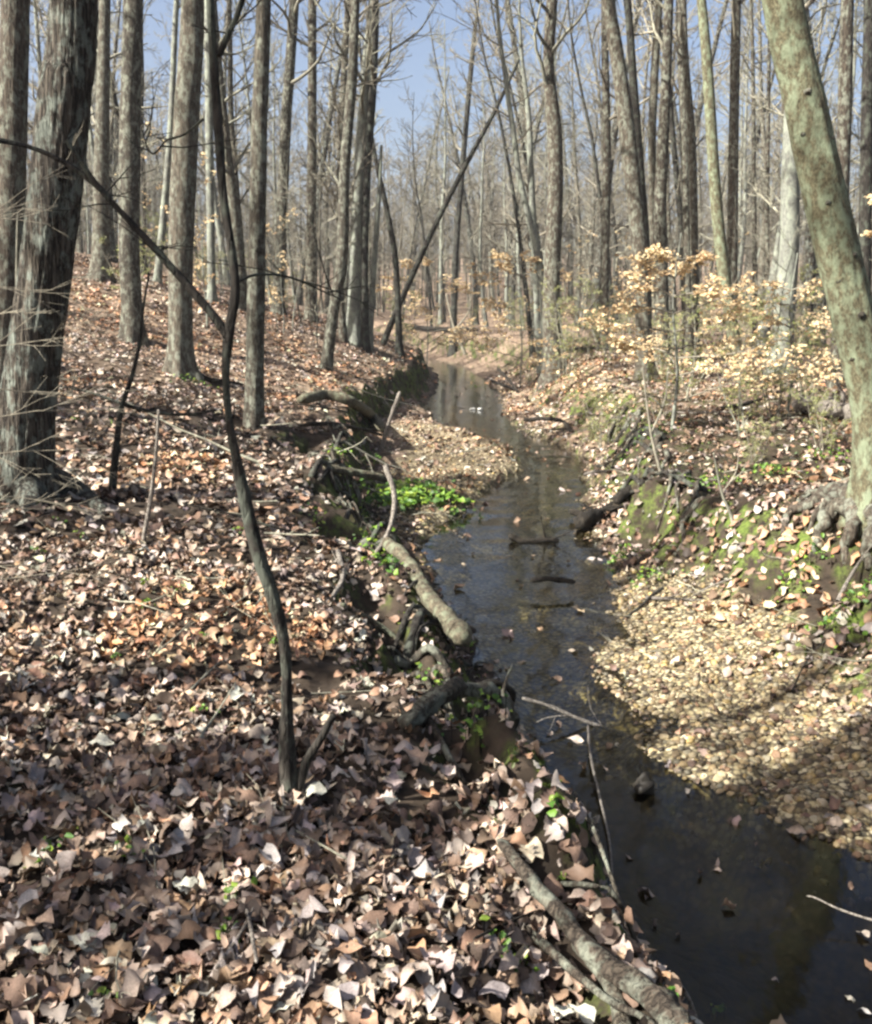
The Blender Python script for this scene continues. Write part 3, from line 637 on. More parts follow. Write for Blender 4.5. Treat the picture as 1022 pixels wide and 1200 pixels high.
# little dark sapling on the slope, left
s2, p2, r2, b2 = TT('sapling', 'small dark leaning sapling with one long side branch beside the big trunk', [(132, 578, 9), (136, 530, 8), (142, 480, 6), (155, 440, 5), (164, 400, 4), (168, 360, 3), (175, 320, 2)], mat='bark_dark', H=0, seed=41, crown=False, flare=.1, cat='young tree')
px_branch(s2, b2, [(146, 474), (115, 463), (90, 456), (66, 452)], b2[1], 4, 2, 'bark_dark', twigs=3, seed=7)
px_branch(s2, b2, [(146, 474), (175, 482), (215, 486), (254, 481)], b2[1], 5, 2.5, 'bark_dark', twigs=2, seed=8)
s3, p3, r3, b3 = TT('sapling', 'short pale thin stem in the leaves right of the small dark sapling', [(168, 640, 5), (176, 590, 5), (183, 530, 4), (186, 480, 3)], mat='wood_pale', H=0, seed=42, crown=False, flare=.1, cat='young tree')
for q, (u, v, h_, lab) in enumerate([(858, 610, 80, 'thin dark twig standing on the right bank left of the exposed roots'), (775, 560, 130, 'thin grey stem standing on the right bank by the water'), (545, 415, 70, 'thin pale stem at the far bend of the stream'), (700, 402, 90, 'white flecked thin stem left of the tan leaved sapling')]):
    t_, _, _, tb_ = TT('sapling', lab, [(u, v, 4), (u - 12, v - h_ * .4, 3), (u - 22, v - h_, 1.6)], mat='twig', H=0, seed=60 + q, crown=False, flare=.05, cat='young tree')
    px_branch(t_, tb_, [(u - 12, v - h_ * .4), (u + 4, v - h_ * .7), (u + 8, v - h_)], tb_[1], 2.2, 1.2, 'twig', seed=q, twigs=3)

# ------------------------------------------------------------------ fallen wood, roots, sticks
def log(name, label, pts, w0, w1, mat, cat, D=None, lift=.0, sides=12, stubs=0, group=None, rough=.15, seed=0):
    n = len(pts)
    if D is None: P3 = [G(u, v, lift) for u, v in pts]
    else: P3 = [P(u, v, D[0] + (D[1] - D[0]) * q / (n - 1)) for q, (u, v) in enumerate(pts)]
    b = P3[0]; full = smooth_path(P3, max(10, 7 * n)); dm = np.mean([p[1] for p in P3]); rad = np.linspace(pxw(w0, dm) / 2, pxw(w1, dm) / 2, len(full)) * (1 + .18 * noise(np.arange(len(full)) * .45, seed + .5)); rad[-1] *= .55; rad[-2] *= .9; rad[0] *= .6
    t = empty(name, b, label, cat, group)
    V, Q = tube(full, rad, sides, lambda th, s: 1 + rough * noise(np.cos(th) * 2, np.sin(th) * 2, s * 8 + seed) + rough * .6 * noise(np.cos(th) * 6, np.sin(th) * 6, s * 20 + seed)); obj('wood', mesh_np('wood', V - b, Q), M[mat], t)
    rng = np.random.default_rng(seed + 77)
    for k in range(stubs):
        i = rng.integers(2, len(full) - 1); out = []; grow(rng, full[i] - b, (rng.normal(0, 1), rng.normal(0, .5), rng.uniform(0, 1)), rng.uniform(.1, .3) * dm / 5, rad[i] * .4, 2, out, 0, .2, 1, .003)
        obj('branch_stub', tubes_mesh('branch_stub', out), M[mat], t)
    return t
log('fallen_log', 'olive brown bare log slanting down the left bank to the water', [(452, 634), (475, 655), (498, 695), (522, 722), (545, 750)], 16, 26, 'wood_log', 'log', D=(7.05, 5.7), seed=1, rough=.2)
log('stick', 'curved bleached stick standing up from the left bank edge', [(426, 664), (446, 640), (459, 612), (462, 578), (451, 545)], 4, 8, 'wood_pale', 'stick', D=(7.0, 7.3), seed=2)
g0 = G(446, 530); log('stick', 'straight bleached stick leaning above the small gravel bar', [(444, 534), (455, 498), (469, 459)], 5, 5, 'wood_pale', 'stick', D=(g0[1], g0[1]), seed=3)
log('fallen_log', 'pale barkless log arching over the top of the left cut bank', [(352, 480), (385, 474), (412, 482), (436, 496), (448, 512)], 11, 13, 'wood_log', 'log', lift=.16, seed=4)
log('fallen_log', 'dark topped log lying across the left bank above the bright plants', [(380, 548), (405, 552), (435, 557), (456, 562)], 10, 9, 'wood_log', 'log', D=(10.2, 10.6), seed=5)
log('fallen_branch', 'thin dark branch lying under the pale arching log', [(350, 506), (385, 504), (420, 511), (452, 516)], 5, 4, 'wood_dark', 'branch', lift=.08, seed=6)
log('tree_root', 'dark arched root bulging from the left bank over the water', [(474, 852), (500, 828), (532, 808), (566, 808), (592, 824), (602, 856)], 21, 17, 'bark_plain', 'root', D=(3.88, 4.65), seed=7, rough=.55, stubs=3)
log('tree_root', 'second thinner root hanging below the dark arched root', [(545, 812), (575, 800), (600, 812), (596, 838), (580, 860)], 9, 6, 'wood_dark', 'root', D=(4.5, 4.75), seed=8, rough=.3)
log('tree_root', 'long grey root running down the bank edge at the bottom of the picture', [(585, 985), (622, 1030), (660, 1075), (705, 1125), (760, 1165), (800, 1210)], 15, 36, 'bark_plain', 'root', D=(2.93, 2.02), seed=9, rough=.3)
log('tree_root', 'short curved root forking off the long grey root at the bottom edge', [(672, 1105), (702, 1135), (722, 1170), (735, 1215)], 14, 26, 'bark_plain', 'root', D=(2.55, 2.12), seed=10, rough=.25)
log('fallen_branch', 'grey forked branch lying on the left bank below the curved stick', [(396, 650), (402, 680), (392, 702), (378, 722)], 7, 5, 'wood_pale', 'branch', lift=.03, seed=11, stubs=2)
log('fallen_branch', 'grey branch half buried in leaves above the dark arched root', [(400, 712), (432, 728), (458, 748), (478, 768)], 6, 5, 'wood_log', 'branch', lift=.02, seed=12)
log('fallen_branch', 'pale bare branch reaching from the left bank across the water', [(612, 818), (645, 828), (680, 843), (722, 857), (762, 866)], 5, 4, 'wood_pale', 'branch', D=(5.9, 5.9), seed=13, stubs=2)
log('stick', 'thin drooping twig dangling from the pale branch into the water', [(689, 850), (692, 885), (702, 930), (714, 985), (719, 1050)], 4, 2, 'wood_pale', 'stick', D=(5.85, 3.98), seed=14)
log('stick', 'thin twig hanging over the dark pool near the gravel edge', [(730, 868), (745, 895), (756, 925)], 3, 2, 'wood_log', 'stick', D=(5.85, 5.0), seed=15)
log('stick', 'pale thin twig sticking in from the right edge over the dark pool', [(1060, 1088), (1022, 1078), (985, 1066), (955, 1052), (945, 1050)], 4, 2, 'wood_pale', 'stick', D=(3.7, 3.9), seed=16)
log('fallen_branch', 'curved pale stick at the bottom edge beside the long root', [(785, 1140), (805, 1165), (818, 1200), (822, 1230)], 4, 5, 'wood_pale', 'stick', D=(2.9, 2.85), seed=17)
log('driftwood', 'dark stick lying in the water at the middle of the stream', [(622, 680), (648, 678), (674, 682)], 7, 6, 'wood_dark', 'driftwood', D=(8.95, 8.95), seed=18, rough=.3)
log('driftwood', 'dark clump of driftwood in the riffle upstream', [(596, 628), (618, 634), (640, 632), (655, 634)], 8, 5, 'wood_dark', 'driftwood', D=(11.1, 11.1), seed=19, rough=.4, stubs=2)
log('driftwood', 'dark low log jammed against the far side of the riffle', [(668, 598), (690, 604), (714, 600)], 8, 7, 'wood_dark', 'driftwood', D=(12.4, 12.2), seed=20, rough=.4, stubs=2)
log('fallen_log', 'thick wet log wedged under the right cut bank', [(680, 612), (702, 604), (728, 590), (752, 572)], 20, 13, 'wood_dark', 'log', D=(11.6, 13.6), seed=21, rough=.35, stubs=3)
log('fallen_log', 'dark log above the wedged log on the right cut bank', [(722, 588), (745, 570), (772, 556), (800, 550)], 12, 9, 'wood_dark', 'log', D=(12.2, 13.8), seed=22, rough=.3, stubs=1)
log('fallen_branch', 'small pale branch caught on the right bank beside the riffle', [(684, 556), (704, 552), (730, 556)], 4, 3, 'wood_pale', 'branch', D=(14.5, 14.3), seed=23, stubs=3)
log('driftwood', 'dark low branch along the right waterline upstream', [(614, 492), (640, 491), (660, 494), (668, 505)], 5, 4, 'wood_dark', 'driftwood', D=(21, 20), seed=24, rough=.4, stubs=1)
log('fallen_branch', 'lower arm of the dark forked branch on the far right bank', [(575, 449), (590, 455), (606, 461)], 4, 3, 'wood_dark', 'branch', lift=.1, seed=25)
log('fallen_branch', 'upper arm of the dark forked branch on the far right bank', [(583, 432), (595, 444), (607, 459)], 4, 3, 'wood_dark', 'branch', D=(29.5, 27.5), seed=26)
log('fallen_log', 'dark far log lying across the stream head', [(475, 386), (500, 389), (530, 391), (560, 392)], 5, 4, 'wood_dark', 'log', lift=.25, seed=27)
log('fallen_log', 'hollow grey broken log on the right bank behind the leaning tree', [(930, 484), (955, 487), (985, 492), (1018, 499)], 20, 24, 'wood_pale', 'log', lift=.13, seed=28, rough=.35, stubs=2)
log('fallen_branch', 'dark branch lying across the right slope below the curved trunk', [(845, 482), (875, 478), (905, 466), (930, 456)], 5, 3, 'wood_dark', 'branch', lift=.06, seed=29, stubs=1)
log('fallen_log', 'dark log in the leaves at far right behind the stream bend', [(645, 418), (680, 413), (720, 414)], 5, 4, 'wood_dark', 'log', lift=.12, seed=30)
log('stick', 'small grey stick lying in the foreground leaves at lower left', [(255, 1165), (285, 1120), (298, 1092)], 5, 4, 'wood_pale', 'stick', lift=.07, seed=31)
log('stick', 'short grey stick standing askew in the foreground leaves', [(302, 1162), (296, 1125), (290, 1098)], 5, 6, 'wood_pale', 'stick', lift=.08, seed=32)
log('stick', 'fine dark stick lying across the leaves under the bare sapling', [(555, 1128), (600, 1105), (628, 1092)], 4, 3, 'wood_dark', 'stick', lift=.07, seed=33)
log('tree_root', 'dark root running right from the mossy foot of the stout trunk', [(228, 440), (245, 449), (262, 451), (285, 454)], 7, 3, 'wood_dark', 'root', lift=.05, seed=34)
# tangled roots in the face of the left bank and the eroded right bank
rng = np.random.default_rng(88)
for q in range(96):
    left = q < 60; y = rng.uniform(2.6, 16) if left else rng.uniform(9.5, 19); w = float(tb(y, LB, 1)); x0 = float(np.interp(y, LY, LX)) - w if left else float(np.interp(y, RY, RX)) + .75
    sg = 1 if left else -1; pts = []; yy = y; xx = x0 - sg * rng.uniform(.0, .3); n = 7; wob = rng.normal(0, .10, n)
    for t in range(n):
        pts.append([xx, yy, float(height(xx, yy)) + (.0 if t < 1 else rng.uniform(.02, .09))]); xx += sg * rng.uniform(.03, .13); yy += wob[t] + rng.normal(0, .06) + (-.12 if q % 3 else .16)
    r0 = rng.uniform(.008, .032) * (1 + y * .03) * (1 if left else 1.3); full = smooth_path(pts, 26)
    V, Q = tube(full, np.linspace(r0, r0 * .3, 26), 7, lambda th, s: 1 + .3 * noise(np.cos(th) * 2, np.sin(th) * 2, s * 12 + q)); obj('root', mesh_np('root', V, Q), M['bark_plain' if q % 3 else 'bark_dark'], ground)
for q in range(34):
    left = q % 2; y = rng.uniform(5.5, 24); w = float(tb(y, LB, 1)); x = float(np.interp(y, LY, LX)) - w + rng.uniform(-.9, .4) if left else float(np.interp(y, RY, RX)) + rng.uniform(.1, 1.3) + (.9 if y < 8 else 0)
    z = float(height(x, y)); L = rng.uniform(.3, 1.1) * (1 + y * .04); an = rng.uniform(-.5, 1.2) + (math.pi if rng.random() < .5 else 0); out = []
    e1 = np.array([x + math.cos(an) * L, y + math.sin(an) * L]); z1 = float(height(e1[0], e1[1])); d0 = np.array([e1[0] - x, e1[1] - y, z1 - z]); b = np.array([x, y, max(z, 0) + .05])
    grow(rng, (0, 0, 0), d0 / np.linalg.norm(d0), L, rng.uniform(.006, .02), 1, out, 0, .10, rng.integers(1, 4), .003)
    t_ = empty('fallen_branch', b, ('small dead branch lying on the edge of the left bank' if left else 'small dead branch lying on the right bank near the water'), 'branch', 'small dead branches on the left bank' if left else 'small dead branches on the right bank')
    obj('wood', tubes_mesh('wood', out[:1], (8, 7, 4, 4)), M['wood_pale' if q % 4 == 0 else 'twig' if q % 4 == 1 else 'bark_dark'], t_)
    for o_ in out[1:4]: obj('twig', tubes_mesh('twig', [o_], (8, 5, 4, 4)), t_.children[0].data.materials[0], t_)
# fine hanging rootlets on the left cut bank
rng = np.random.default_rng(91); out = []
for q in range(110):
    y = rng.uniform(4.2, 24); xl1 = np.interp(y, LY, LX); w = tb(y, LB, 1); x = xl1 - w + rng.uniform(.05, .35); z = float(height(x, y))
    grow(rng, (x - .05, y, z - .02), (rng.uniform(.3, 1), rng.normal(0, .7), rng.uniform(-1, .2)), rng.uniform(.15, .5), rng.uniform(.004, .014), 2, out, -.18, .25, 2, .002)
tag(obj('rootlets', tubes_mesh('rootlets', out), M['wood_log'], ground), 'fine roots hanging from the left cut bank', kind='stuff')
rng = np.random.default_rng(92); out = []
for q in range(420):
    x, y = polar(1, 2, 30, .8, .6, rng); x, y = x[0], y[0]; dd, ee, _, _ = masks(x, y)
    if max(dd, ee) < (1.0 if y < 6.5 else .1): continue
    z = float(height(x, y)); an = rng.uniform(0, 6.28)
    grow(rng, (x, y, z + .03), (math.cos(an), math.sin(an), rng.uniform(-.05, .12)), rng.uniform(.15, .7), rng.uniform(.002, .007) * (1 + y * .05), 2, out, 0, .12, 2, .0015)
tag(obj('twig_litter', tubes_mesh('twig_litter', out), M['twig'], ground), 'small dry twigs strewn over the leaves', kind='stuff')

# ------------------------------------------------------------------ leafy beech saplings
def add_leaves(paths, rng, per, size, cols, spread, flat=.35, protos=None):
    pos = []
    for pts, lvl in paths:
        n = max(1, int(per * (1 if lvl >= 2 else .6)))
        for k in range(n):
            f = rng.uniform(.15, 1) * (len(pts) - 1); i = min(int(f), len(pts) - 2); pos.append(pts[i] + (pts[i + 1] - pts[i]) * (f - i) + rng.normal(0, spread, 3) * [1, 1, .35])
    pos = np.array(pos); nr = np.tile([0, 0, 1.], (len(pos), 1)) + np.array([0, -.3, 0])
    fr = frames(nr, rng, flat); c = cols[rng.integers(0, len(cols), len(pos))] * rng.uniform(.8, 1.2, (len(pos), 1))
    return scatter(protos or PR_MID, pos, fr, rng.uniform(size * .7, size * 1.25, len(pos)), c, rng)
TAN = np.array([(.64, .48, .28), (.56, .42, .24), (.72, .58, .36), (.52, .36, .20), (.66, .56, .34)])
def beech(label, base, D, hgt, layers, seed, leaf=.075, per=7, wid=1.6):
    rng = np.random.default_rng(seed); b = np.array([P(base[0], base[1], D)[0], D, 0.]); b[2] = float(height(b[0], b[1]))
    t = empty('beech_sapling', b, label, 'young tree')
    stem = smooth_path([(0, 0, -.1), (.05, .02, hgt * .3), (-.06, 0, hgt * .65), (.02, .05, hgt)], 24)
    V, Q = tube(stem, np.linspace(.028, .008, 24), 8); obj('trunk', mesh_np('trunk', V, Q), M['bark_smooth'], t)
    out, tips = [], []
    for k in range(layers):
        z = hgt * (.22 + .76 * k / layers) + rng.normal(0, .04); i = int(z / hgt * 23); an = k * 2.4 + rng.normal(0, .3)
        for s in (0, 1):
            a2 = an + s * math.pi + rng.normal(0, .4); w = wid * (1.1 - .75 * k / layers) * rng.uniform(.7, 1.1)
            grow(rng, stem[min(i, 23)], (math.cos(a2), math.sin(a2) * .8, .22), w, .014, 1, out, -.01, .08, 6, .003, tips=tips, spread=.8)
    for p, lvl in tips: p[:, 2] = p[0, 2] + (p[:, 2] - p[0, 2]) * .12
    obj('branches', tubes_mesh('branches', out), M['twig'], t)
    V, Q, Cc = add_leaves(tips, rng, per, leaf, TAN, .05); obj('foliage', mesh_np('foliage', V, Q, {'col': Cc}), M['beech'], t)
    return t
beech('tan leaved beech sapling in layered sprays on the right bank', (790, 440), 14.5, 2.75, 9, 101, wid=1.6, leaf=.065, per=5)
beech('tan leaved beech sapling in front of the pale grey trunk', (925, 440), 16, 2.5, 6, 102, wid=1.2, leaf=.06, per=3.5)
beech('tan leaved beech sapling behind the leaning lichened tree', (1050, 440), 13, 3.6, 6, 103, wid=.9, leaf=.065, per=3)
beech('low tan leaved beech sapling right of the far stream bend', (610, 400), 34, 5.0, 7, 104, wid=2.4, leaf=.10, per=6)
beech('distant tan leaved beech sapling left of the stream bend', (500, 395), 42, 5.0, 6, 105, wid=2.6, leaf=.10, per=5)

# ------------------------------------------------------------------ shared kinds for the woods behind
def copy_tree(root, loc, rz, sc, label=None, group=None):
    r = root.copy(); C.objects.link(r); r.location = loc; r.rotation_euler = (0, 0, rz); r.scale = (sc, sc, sc)
    if label: r['label'] = label
    if group: r['group'] = group
    for ch in list(root.children):
        c = ch.copy(); C.objects.link(c); c.parent = r
    return r
def forest_proto(seed, H, r0, lean, mat):
    rng = np.random.default_rng(seed); t = empty('tree', (0, 0, 0), 'bare tree', 'tree')
    pts = [(0, 0, -.6)]; p = np.array([0, 0, 0.]); dv = np.array([lean, rng.normal(0, .03), 1.]); n = 9
    for k in range(n):
        pts.append(p.copy()); dv = dv + rng.normal(0, .045, 3) * [1, 1, 0] - [dv[0] * .08, 0, 0]; dv /= np.linalg.norm(dv); p = p + dv * H / (n - 1)
    full = smooth_path(pts, 34); h = np.clip(full[:, 2] / H, 0, 1); rr = r0 * (1 - .86 * h ** 1.1) * (1 + .45 * np.exp(-np.clip(full[:, 2], 0, 9) / .3))
    V, Q = tube(full, rr, 9, lambda th, s: 1 + .07 * noise(np.cos(th) * 1.5 + seed, np.sin(th) * 1.5, s * 1.2)); obj('trunk', mesh_np('trunk', V, Q), M[mat], t)
    out = []
    for q in range(29):
        f = .2 + .78 * (q + rng.random()) / 29; i = int(f * 33); an = rng.uniform(0, 6.28); L = rng.uniform(1.8, 4.2) * (1.2 - .75 * f) * H / 20
        if f < .45: L *= .6
        grow(rng, full[i], (math.cos(an), math.sin(an), rng.uniform(.3, 1.3)), L, max(rr[i] * .36, .03), 1, out, .07, .18, 6, .012)
    obj('crown', tubes_mesh('crown', out, (6, 5, 3, 3)), M['twig'], t); return t
protos = [forest_proto(200 + q, H, r, l, m) for q, (H, r, l, m) in enumerate([(21, .19, .02, 'bark_plain'), (19, .15, .06, 'bark_plain'), (23, .24, .01, 'bark_oak'), (16, .10, .09, 'bark_plain'), (20, .16, -.05, 'bark_smooth'), (18, .12, .03, 'bark_dark'), (14, .07, -.10, 'bark_smooth')])]
rng = np.random.default_rng(300); used = [False] * len(protos); cnt = 0; spots = []
placed_u = []
def clear(x, y):
    dd, ee, _, _ = masks(x, y); return max(dd, ee) > .8
LOOK = ['straight brown', 'slim brown leaning', 'stout furrowed', 'thin strongly leaning', 'pale smooth', 'slim dark', 'thin pale crooked']
def place(x, y, kind=None, sc=None, label=None, group=None):
    k = rng.integers(len(protos)) if kind is None else kind
    label = LOOK[k] + ' ' + label; group = LOOK[k] + ' ' + group
    loc = (x, y, float(height(x, y))); rz = rng.uniform(0, 6.28); s = sc or rng.uniform(.85, 1.15)
    if not used[k]:
        used[k] = True; o = protos[k]; o.location = loc; o.rotation_euler = (0, 0, rz); o.scale = (s, s, s); o['label'] = label; o['group'] = group; return o
    return copy_tree(protos[k], loc, rz, s, label, group)
GL = ('bare tree in the dense woods on the left hillside', 'bare trees of the left hillside woods')
GC = ('bare tree in the far woods beyond the stream bend', 'bare trees beyond the stream bend')
GR = ('bare tree in the open woods behind the right bank', 'bare trees behind the right bank')
tries = 0
while cnt < 205 and tries < 9000:
    tries += 1; r = (30 ** 1.5 + rng.random() * (115 ** 1.5 - 30 ** 1.5)) ** (1 / 1.5); th = rng.uniform(-.52, .52); x, y = r * math.sin(th), r * math.cos(th)
    if y < 28 or not clear(x, y): continue
    if abs(x - (0.5 - .05 * (y - 30))) < 3.0 and y < 65: continue
    if any((x - a) ** 2 + (y - b) ** 2 < 5 for a, b in spots): continue
    spots.append((x, y)); u = 511 + F * x / y; g = GL if u < 390 else GC if u < 690 else GR
    place(x, y, label=g[0], group=g[1]); cnt += 1
# trees of the same wood left of and behind the camera, whose shade falls on the banks
for x, y, k, s in [(-6.9, .25, 2, 1.5), (-6.2, 1.35, 3, 1), (-8.5, -1.3, 1, 1.05), (-5.4, -1.75, 3, 1.05), (-9.5, 3.3, 1, 1), (-15, 6.5, 0, 1.1), (-13, 11, 1, 1.0), (-20, 4, 4, 1), (-15, 18, 2, 1), (-20, 22, 5, 1), (-5.2, -3.0, 3, 1), (-9, -8, 0, 1), (13, 13, 2, 1), (10, 3, 3, 1), (13, 24, 0, 1)]:
    place(x, y, k, s, 'bare tree standing outside the picture beside the stream', 'bare trees outside the picture')

# understory: thin bare saplings, some with green buds
def sap_proto(seed, H, stems, mat, buds):
    rng = np.random.default_rng(seed); t = empty('shrub' if stems > 1 else 'sapling', (0, 0, 0), 'x', 'shrub' if stems > 1 else 'young tree'); so, out, tips = [], [], []
    for s in range(stems):
        a = rng.uniform(0, 6.28); l = .10 if stems == 1 else .35
        grow(rng, (rng.normal(0, .05), rng.normal(0, .05), -.05), (math.cos(a) * l, math.sin(a) * l, 1), H * rng.uniform(.75, 1), .010 + .010 * H / 4, 0, so, .05, .07, 0, .004)
        pts, rad, _ = so[-1]
        for q in range(int(H * 4.0)):
            i = rng.integers(max(1, len(pts) // 4), len(pts)); an = rng.uniform(0, 6.28); grow(rng, pts[i], (math.cos(an), math.sin(an), rng.uniform(.2, 1)), H * rng.uniform(.12, .3), .007, 1, out, .04, .14, 3.2, .0045, tips=tips)
    obj('stem', tubes_mesh('stem', so, (6, 5, 4, 4)), M[mat], t); tag(obj('twigs', tubes_mesh('twigs', out, (4, 3, 3, 3)), M['twig'], t), kind='stuff')
    if buds is not None:
        V, Q, Cc = add_leaves(tips, rng, buds[1], buds[2], buds[0], .03, .8); obj('foliage', mesh_np('foliage', V, Q, {'col': Cc}), M['green'] if buds[3] else M['beech'], t)
    return t
LIME = .75 * np.array([(.36, .40, .12), (.42, .44, .18), (.28, .34, .10), (.46, .42, .22)])
sap = [sap_proto(400, 4.2, 1, 'bark_smooth', None), sap_proto(401, 3.2, 1, 'bark_dark', None), sap_proto(402, 2.0, 5, 'twig', (LIME, 5, .03, True)), sap_proto(403, 5.5, 1, 'bark_plain', None), sap_proto(404, 3.2, 1, 'bark_smooth', (TAN, 2.5, .07, False)), sap_proto(405, 1.5, 6, 'twig', (LIME, 5, .028, True))]
sused = [False] * len(sap)
SL = [('thin bare pale sapling of the understory behind the banks', 'thin bare pale saplings'), ('thin bare dark sapling of the understory behind the banks', 'thin bare dark saplings'), ('many stemmed shrub in small yellow green bud', 'shrubs in yellow green bud'),
      ('tall thin bare brown sapling in the understory', 'tall thin bare saplings'), ('thin sapling still holding a few tan leaves', 'thin saplings holding tan leaves'), ('low twiggy shrub with tiny yellow green leaves', 'low twiggy shrubs')]
def sap_at(k, x, y, s):
    loc = (x, y, float(height(x, y))); rz = rng.uniform(0, 6.28)
    if not sused[k]:
        sused[k] = True; o = sap[k]; o.location = loc; o.rotation_euler = (0, 0, rz); o.scale = (s, s, s); o['label'], o['group'] = SL[k]
    else: copy_tree(sap[k], loc, rz, s, *SL[k])
rng = np.random.default_rng(301); cnt = 0
while cnt < 230:
    r = (19 ** 1.3 + rng.random() * (75 ** 1.3 - 19 ** 1.3)) ** (1 / 1.3); th = rng.uniform(-.5, .5); x, y = r * math.sin(th), r * math.cos(th)
    if not clear(x, y) or (y < 30 and -2.5 < x < 3.5) or (x < -2 and y < 24): continue
    right = x > 3; k = rng.choice(6, p=[.18, .12, .27, .1, .12, .21] if right else [.3, .15, .1, .2, .2, .05]); sap_at(k, x, y, rng.uniform(.7, 1.25)); cnt += 1
for x, y, k, s in [(3.4, 15.5, 5, .7), (4.3, 14, 2, .8), (5.2, 15.5, 2, .9), (3.0, 18, 5, .8), (4.6, 18.5, 2, .9), (6.2, 17, 5, .9), (4.9, 12.6, 5, .6), (3.9, 12.2, 5, .45)]: sap_at(k, x, y, s)

# far wood that reads as one mass
rng = np.random.default_rng(302); fw = []
for q in range(14):
    H = rng.uniform(13, 20); r = rng.uniform(.07, .18); top = np.array([rng.normal(0, 1.0), 0, H]); out = [(smooth_path([(0, 0, -.4), top / 2 + [rng.normal(0, .3), 0, 0], top], 5), np.linspace(r, .03, 5), 2)]
    for k in range(13):
        f = rng.uniform(.2, 1); p = top * f; L = rng.uniform(1.5, 4.2) * (1.3 - f); a = rng.uniform(0, 6.28); dv = np.array([math.cos(a), math.sin(a), rng.uniform(.4, 1.4)]); dv /= np.linalg.norm(dv)
        out.append((np.array([p, p + dv * L * .5 + [0, 0, .05], p + dv * L]), np.array([.045, .035, .025]), 3))
        for k2 in range(7):
            p2 = p + dv * L * rng.uniform(.15, .95); d2 = dv + rng.normal(0, .75, 3); out.append((np.array([p2, p2 + d2 * L * .45]), np.array([.028, .018]), 3))
    fw.append(join([tube(p, r, (4, 4, 4, 3)[l], cap=False) for p, r, l in out]))
pp = []
for q in range(1150):
    y = rng.uniform(88, 185); x = rng.uniform(-.62, .62) * y; a = rng.uniform(0, 6.28); s = rng.uniform(.45, 1.1); V, Q = fw[rng.integers(14)]
    R = np.array([[math.cos(a), -math.sin(a), 0], [math.sin(a), math.cos(a), 0], [0, 0, 1]]); pp.append((V @ R.T * s + [x, y, float(height(x, y))], Q))
V, Q = join(pp); tag(obj('far_wood', mesh_np('far_wood', V, Q), M['twig']), 'distant bare wood closing the view beyond the stream', 'wood', kind='stuff')

# ------------------------------------------------------------------ twiggy branch reaching in from the left
def side_spray(label, u0, v0, D, seed, L, n):
    rng = np.random.default_rng(seed); b = P(u0, v0, D); b[2] = float(height(b[0], b[1])); top = P(u0, v0 - 260, D); t = empty('sapling', b, label, 'young tree')
    stem = smooth_path([b - b, (top - b) * .5 + [.04, 0, 0], top - b, (top - b) * 1.4], 30); V, Q = tube(stem, np.linspace(.022, .008, 30), 8); obj('trunk', mesh_np('trunk', V, Q), M['twig'], t); out = []
    for k in range(n):
        i = 4 + int(25 * k / n); grow(rng, stem[i], (1, rng.normal(0, .3), rng.uniform(-.1, .35)), L * rng.uniform(.6, 1.1), .0032, 1, out, .0, .07, 4, .0016, spread=.5)
    obj('branches', tubes_mesh('branches', out, (5, 4, 3, 3)), M['twig'], t)
side_spray('thin twiggy sapling reaching in from the left border before the big trunk', -75, 620, 4.6, 71, .75, 12)
side_spray('fine twigged sapling between the big trunk and the small dark sapling', 20, 610, 7.6, 72, .8, 8)

# ------------------------------------------------------------------ green plants
GRN = .72 * np.array([(.14, .27, .03), (.20, .34, .04), (.09, .20, .03), (.28, .40, .05), (.07, .14, .03)])
def plant(label, u, v, rad, n, seed, size=.05, name='ground_plant', group=None, D=None, hmax=.10, cols=GRN):
    rng = np.random.default_rng(seed); b = G(u, v) if D is None else P(u, v, D)
    x = b[0] + rng.normal(0, rad, n); y = b[1] + rng.normal(0, rad * .8, n); z = height(x, y) + rng.uniform(.01, hmax, n) + .03
    nr = np.tile([0, -.25, 1.], (n, 1)); V, Q, Cc = scatter(PR_MID, np.stack([x, y, z], -1), frames(nr, rng, .45), rng.uniform(size * .35, size * .95, n), cols[rng.integers(0, len(cols), n)] * rng.uniform(.8, 1.2, (n, 1)), rng)
    o = tag(empty(name, b), label, 'plant', group); obj('foliage', mesh_np('foliage', V - b, Q, {'col': Cc}), M['green'], o)
    st = []
    for q in range(0, min(n, 40), 2): st.append((np.array([[x[q], y[q], z[q] - hmax - .05], [x[q], y[q], z[q]]]) - b, np.array([.003, .002]), 3))
    tag(obj('stem', tubes_mesh('stem', st), M['green'], o), kind='stuff')
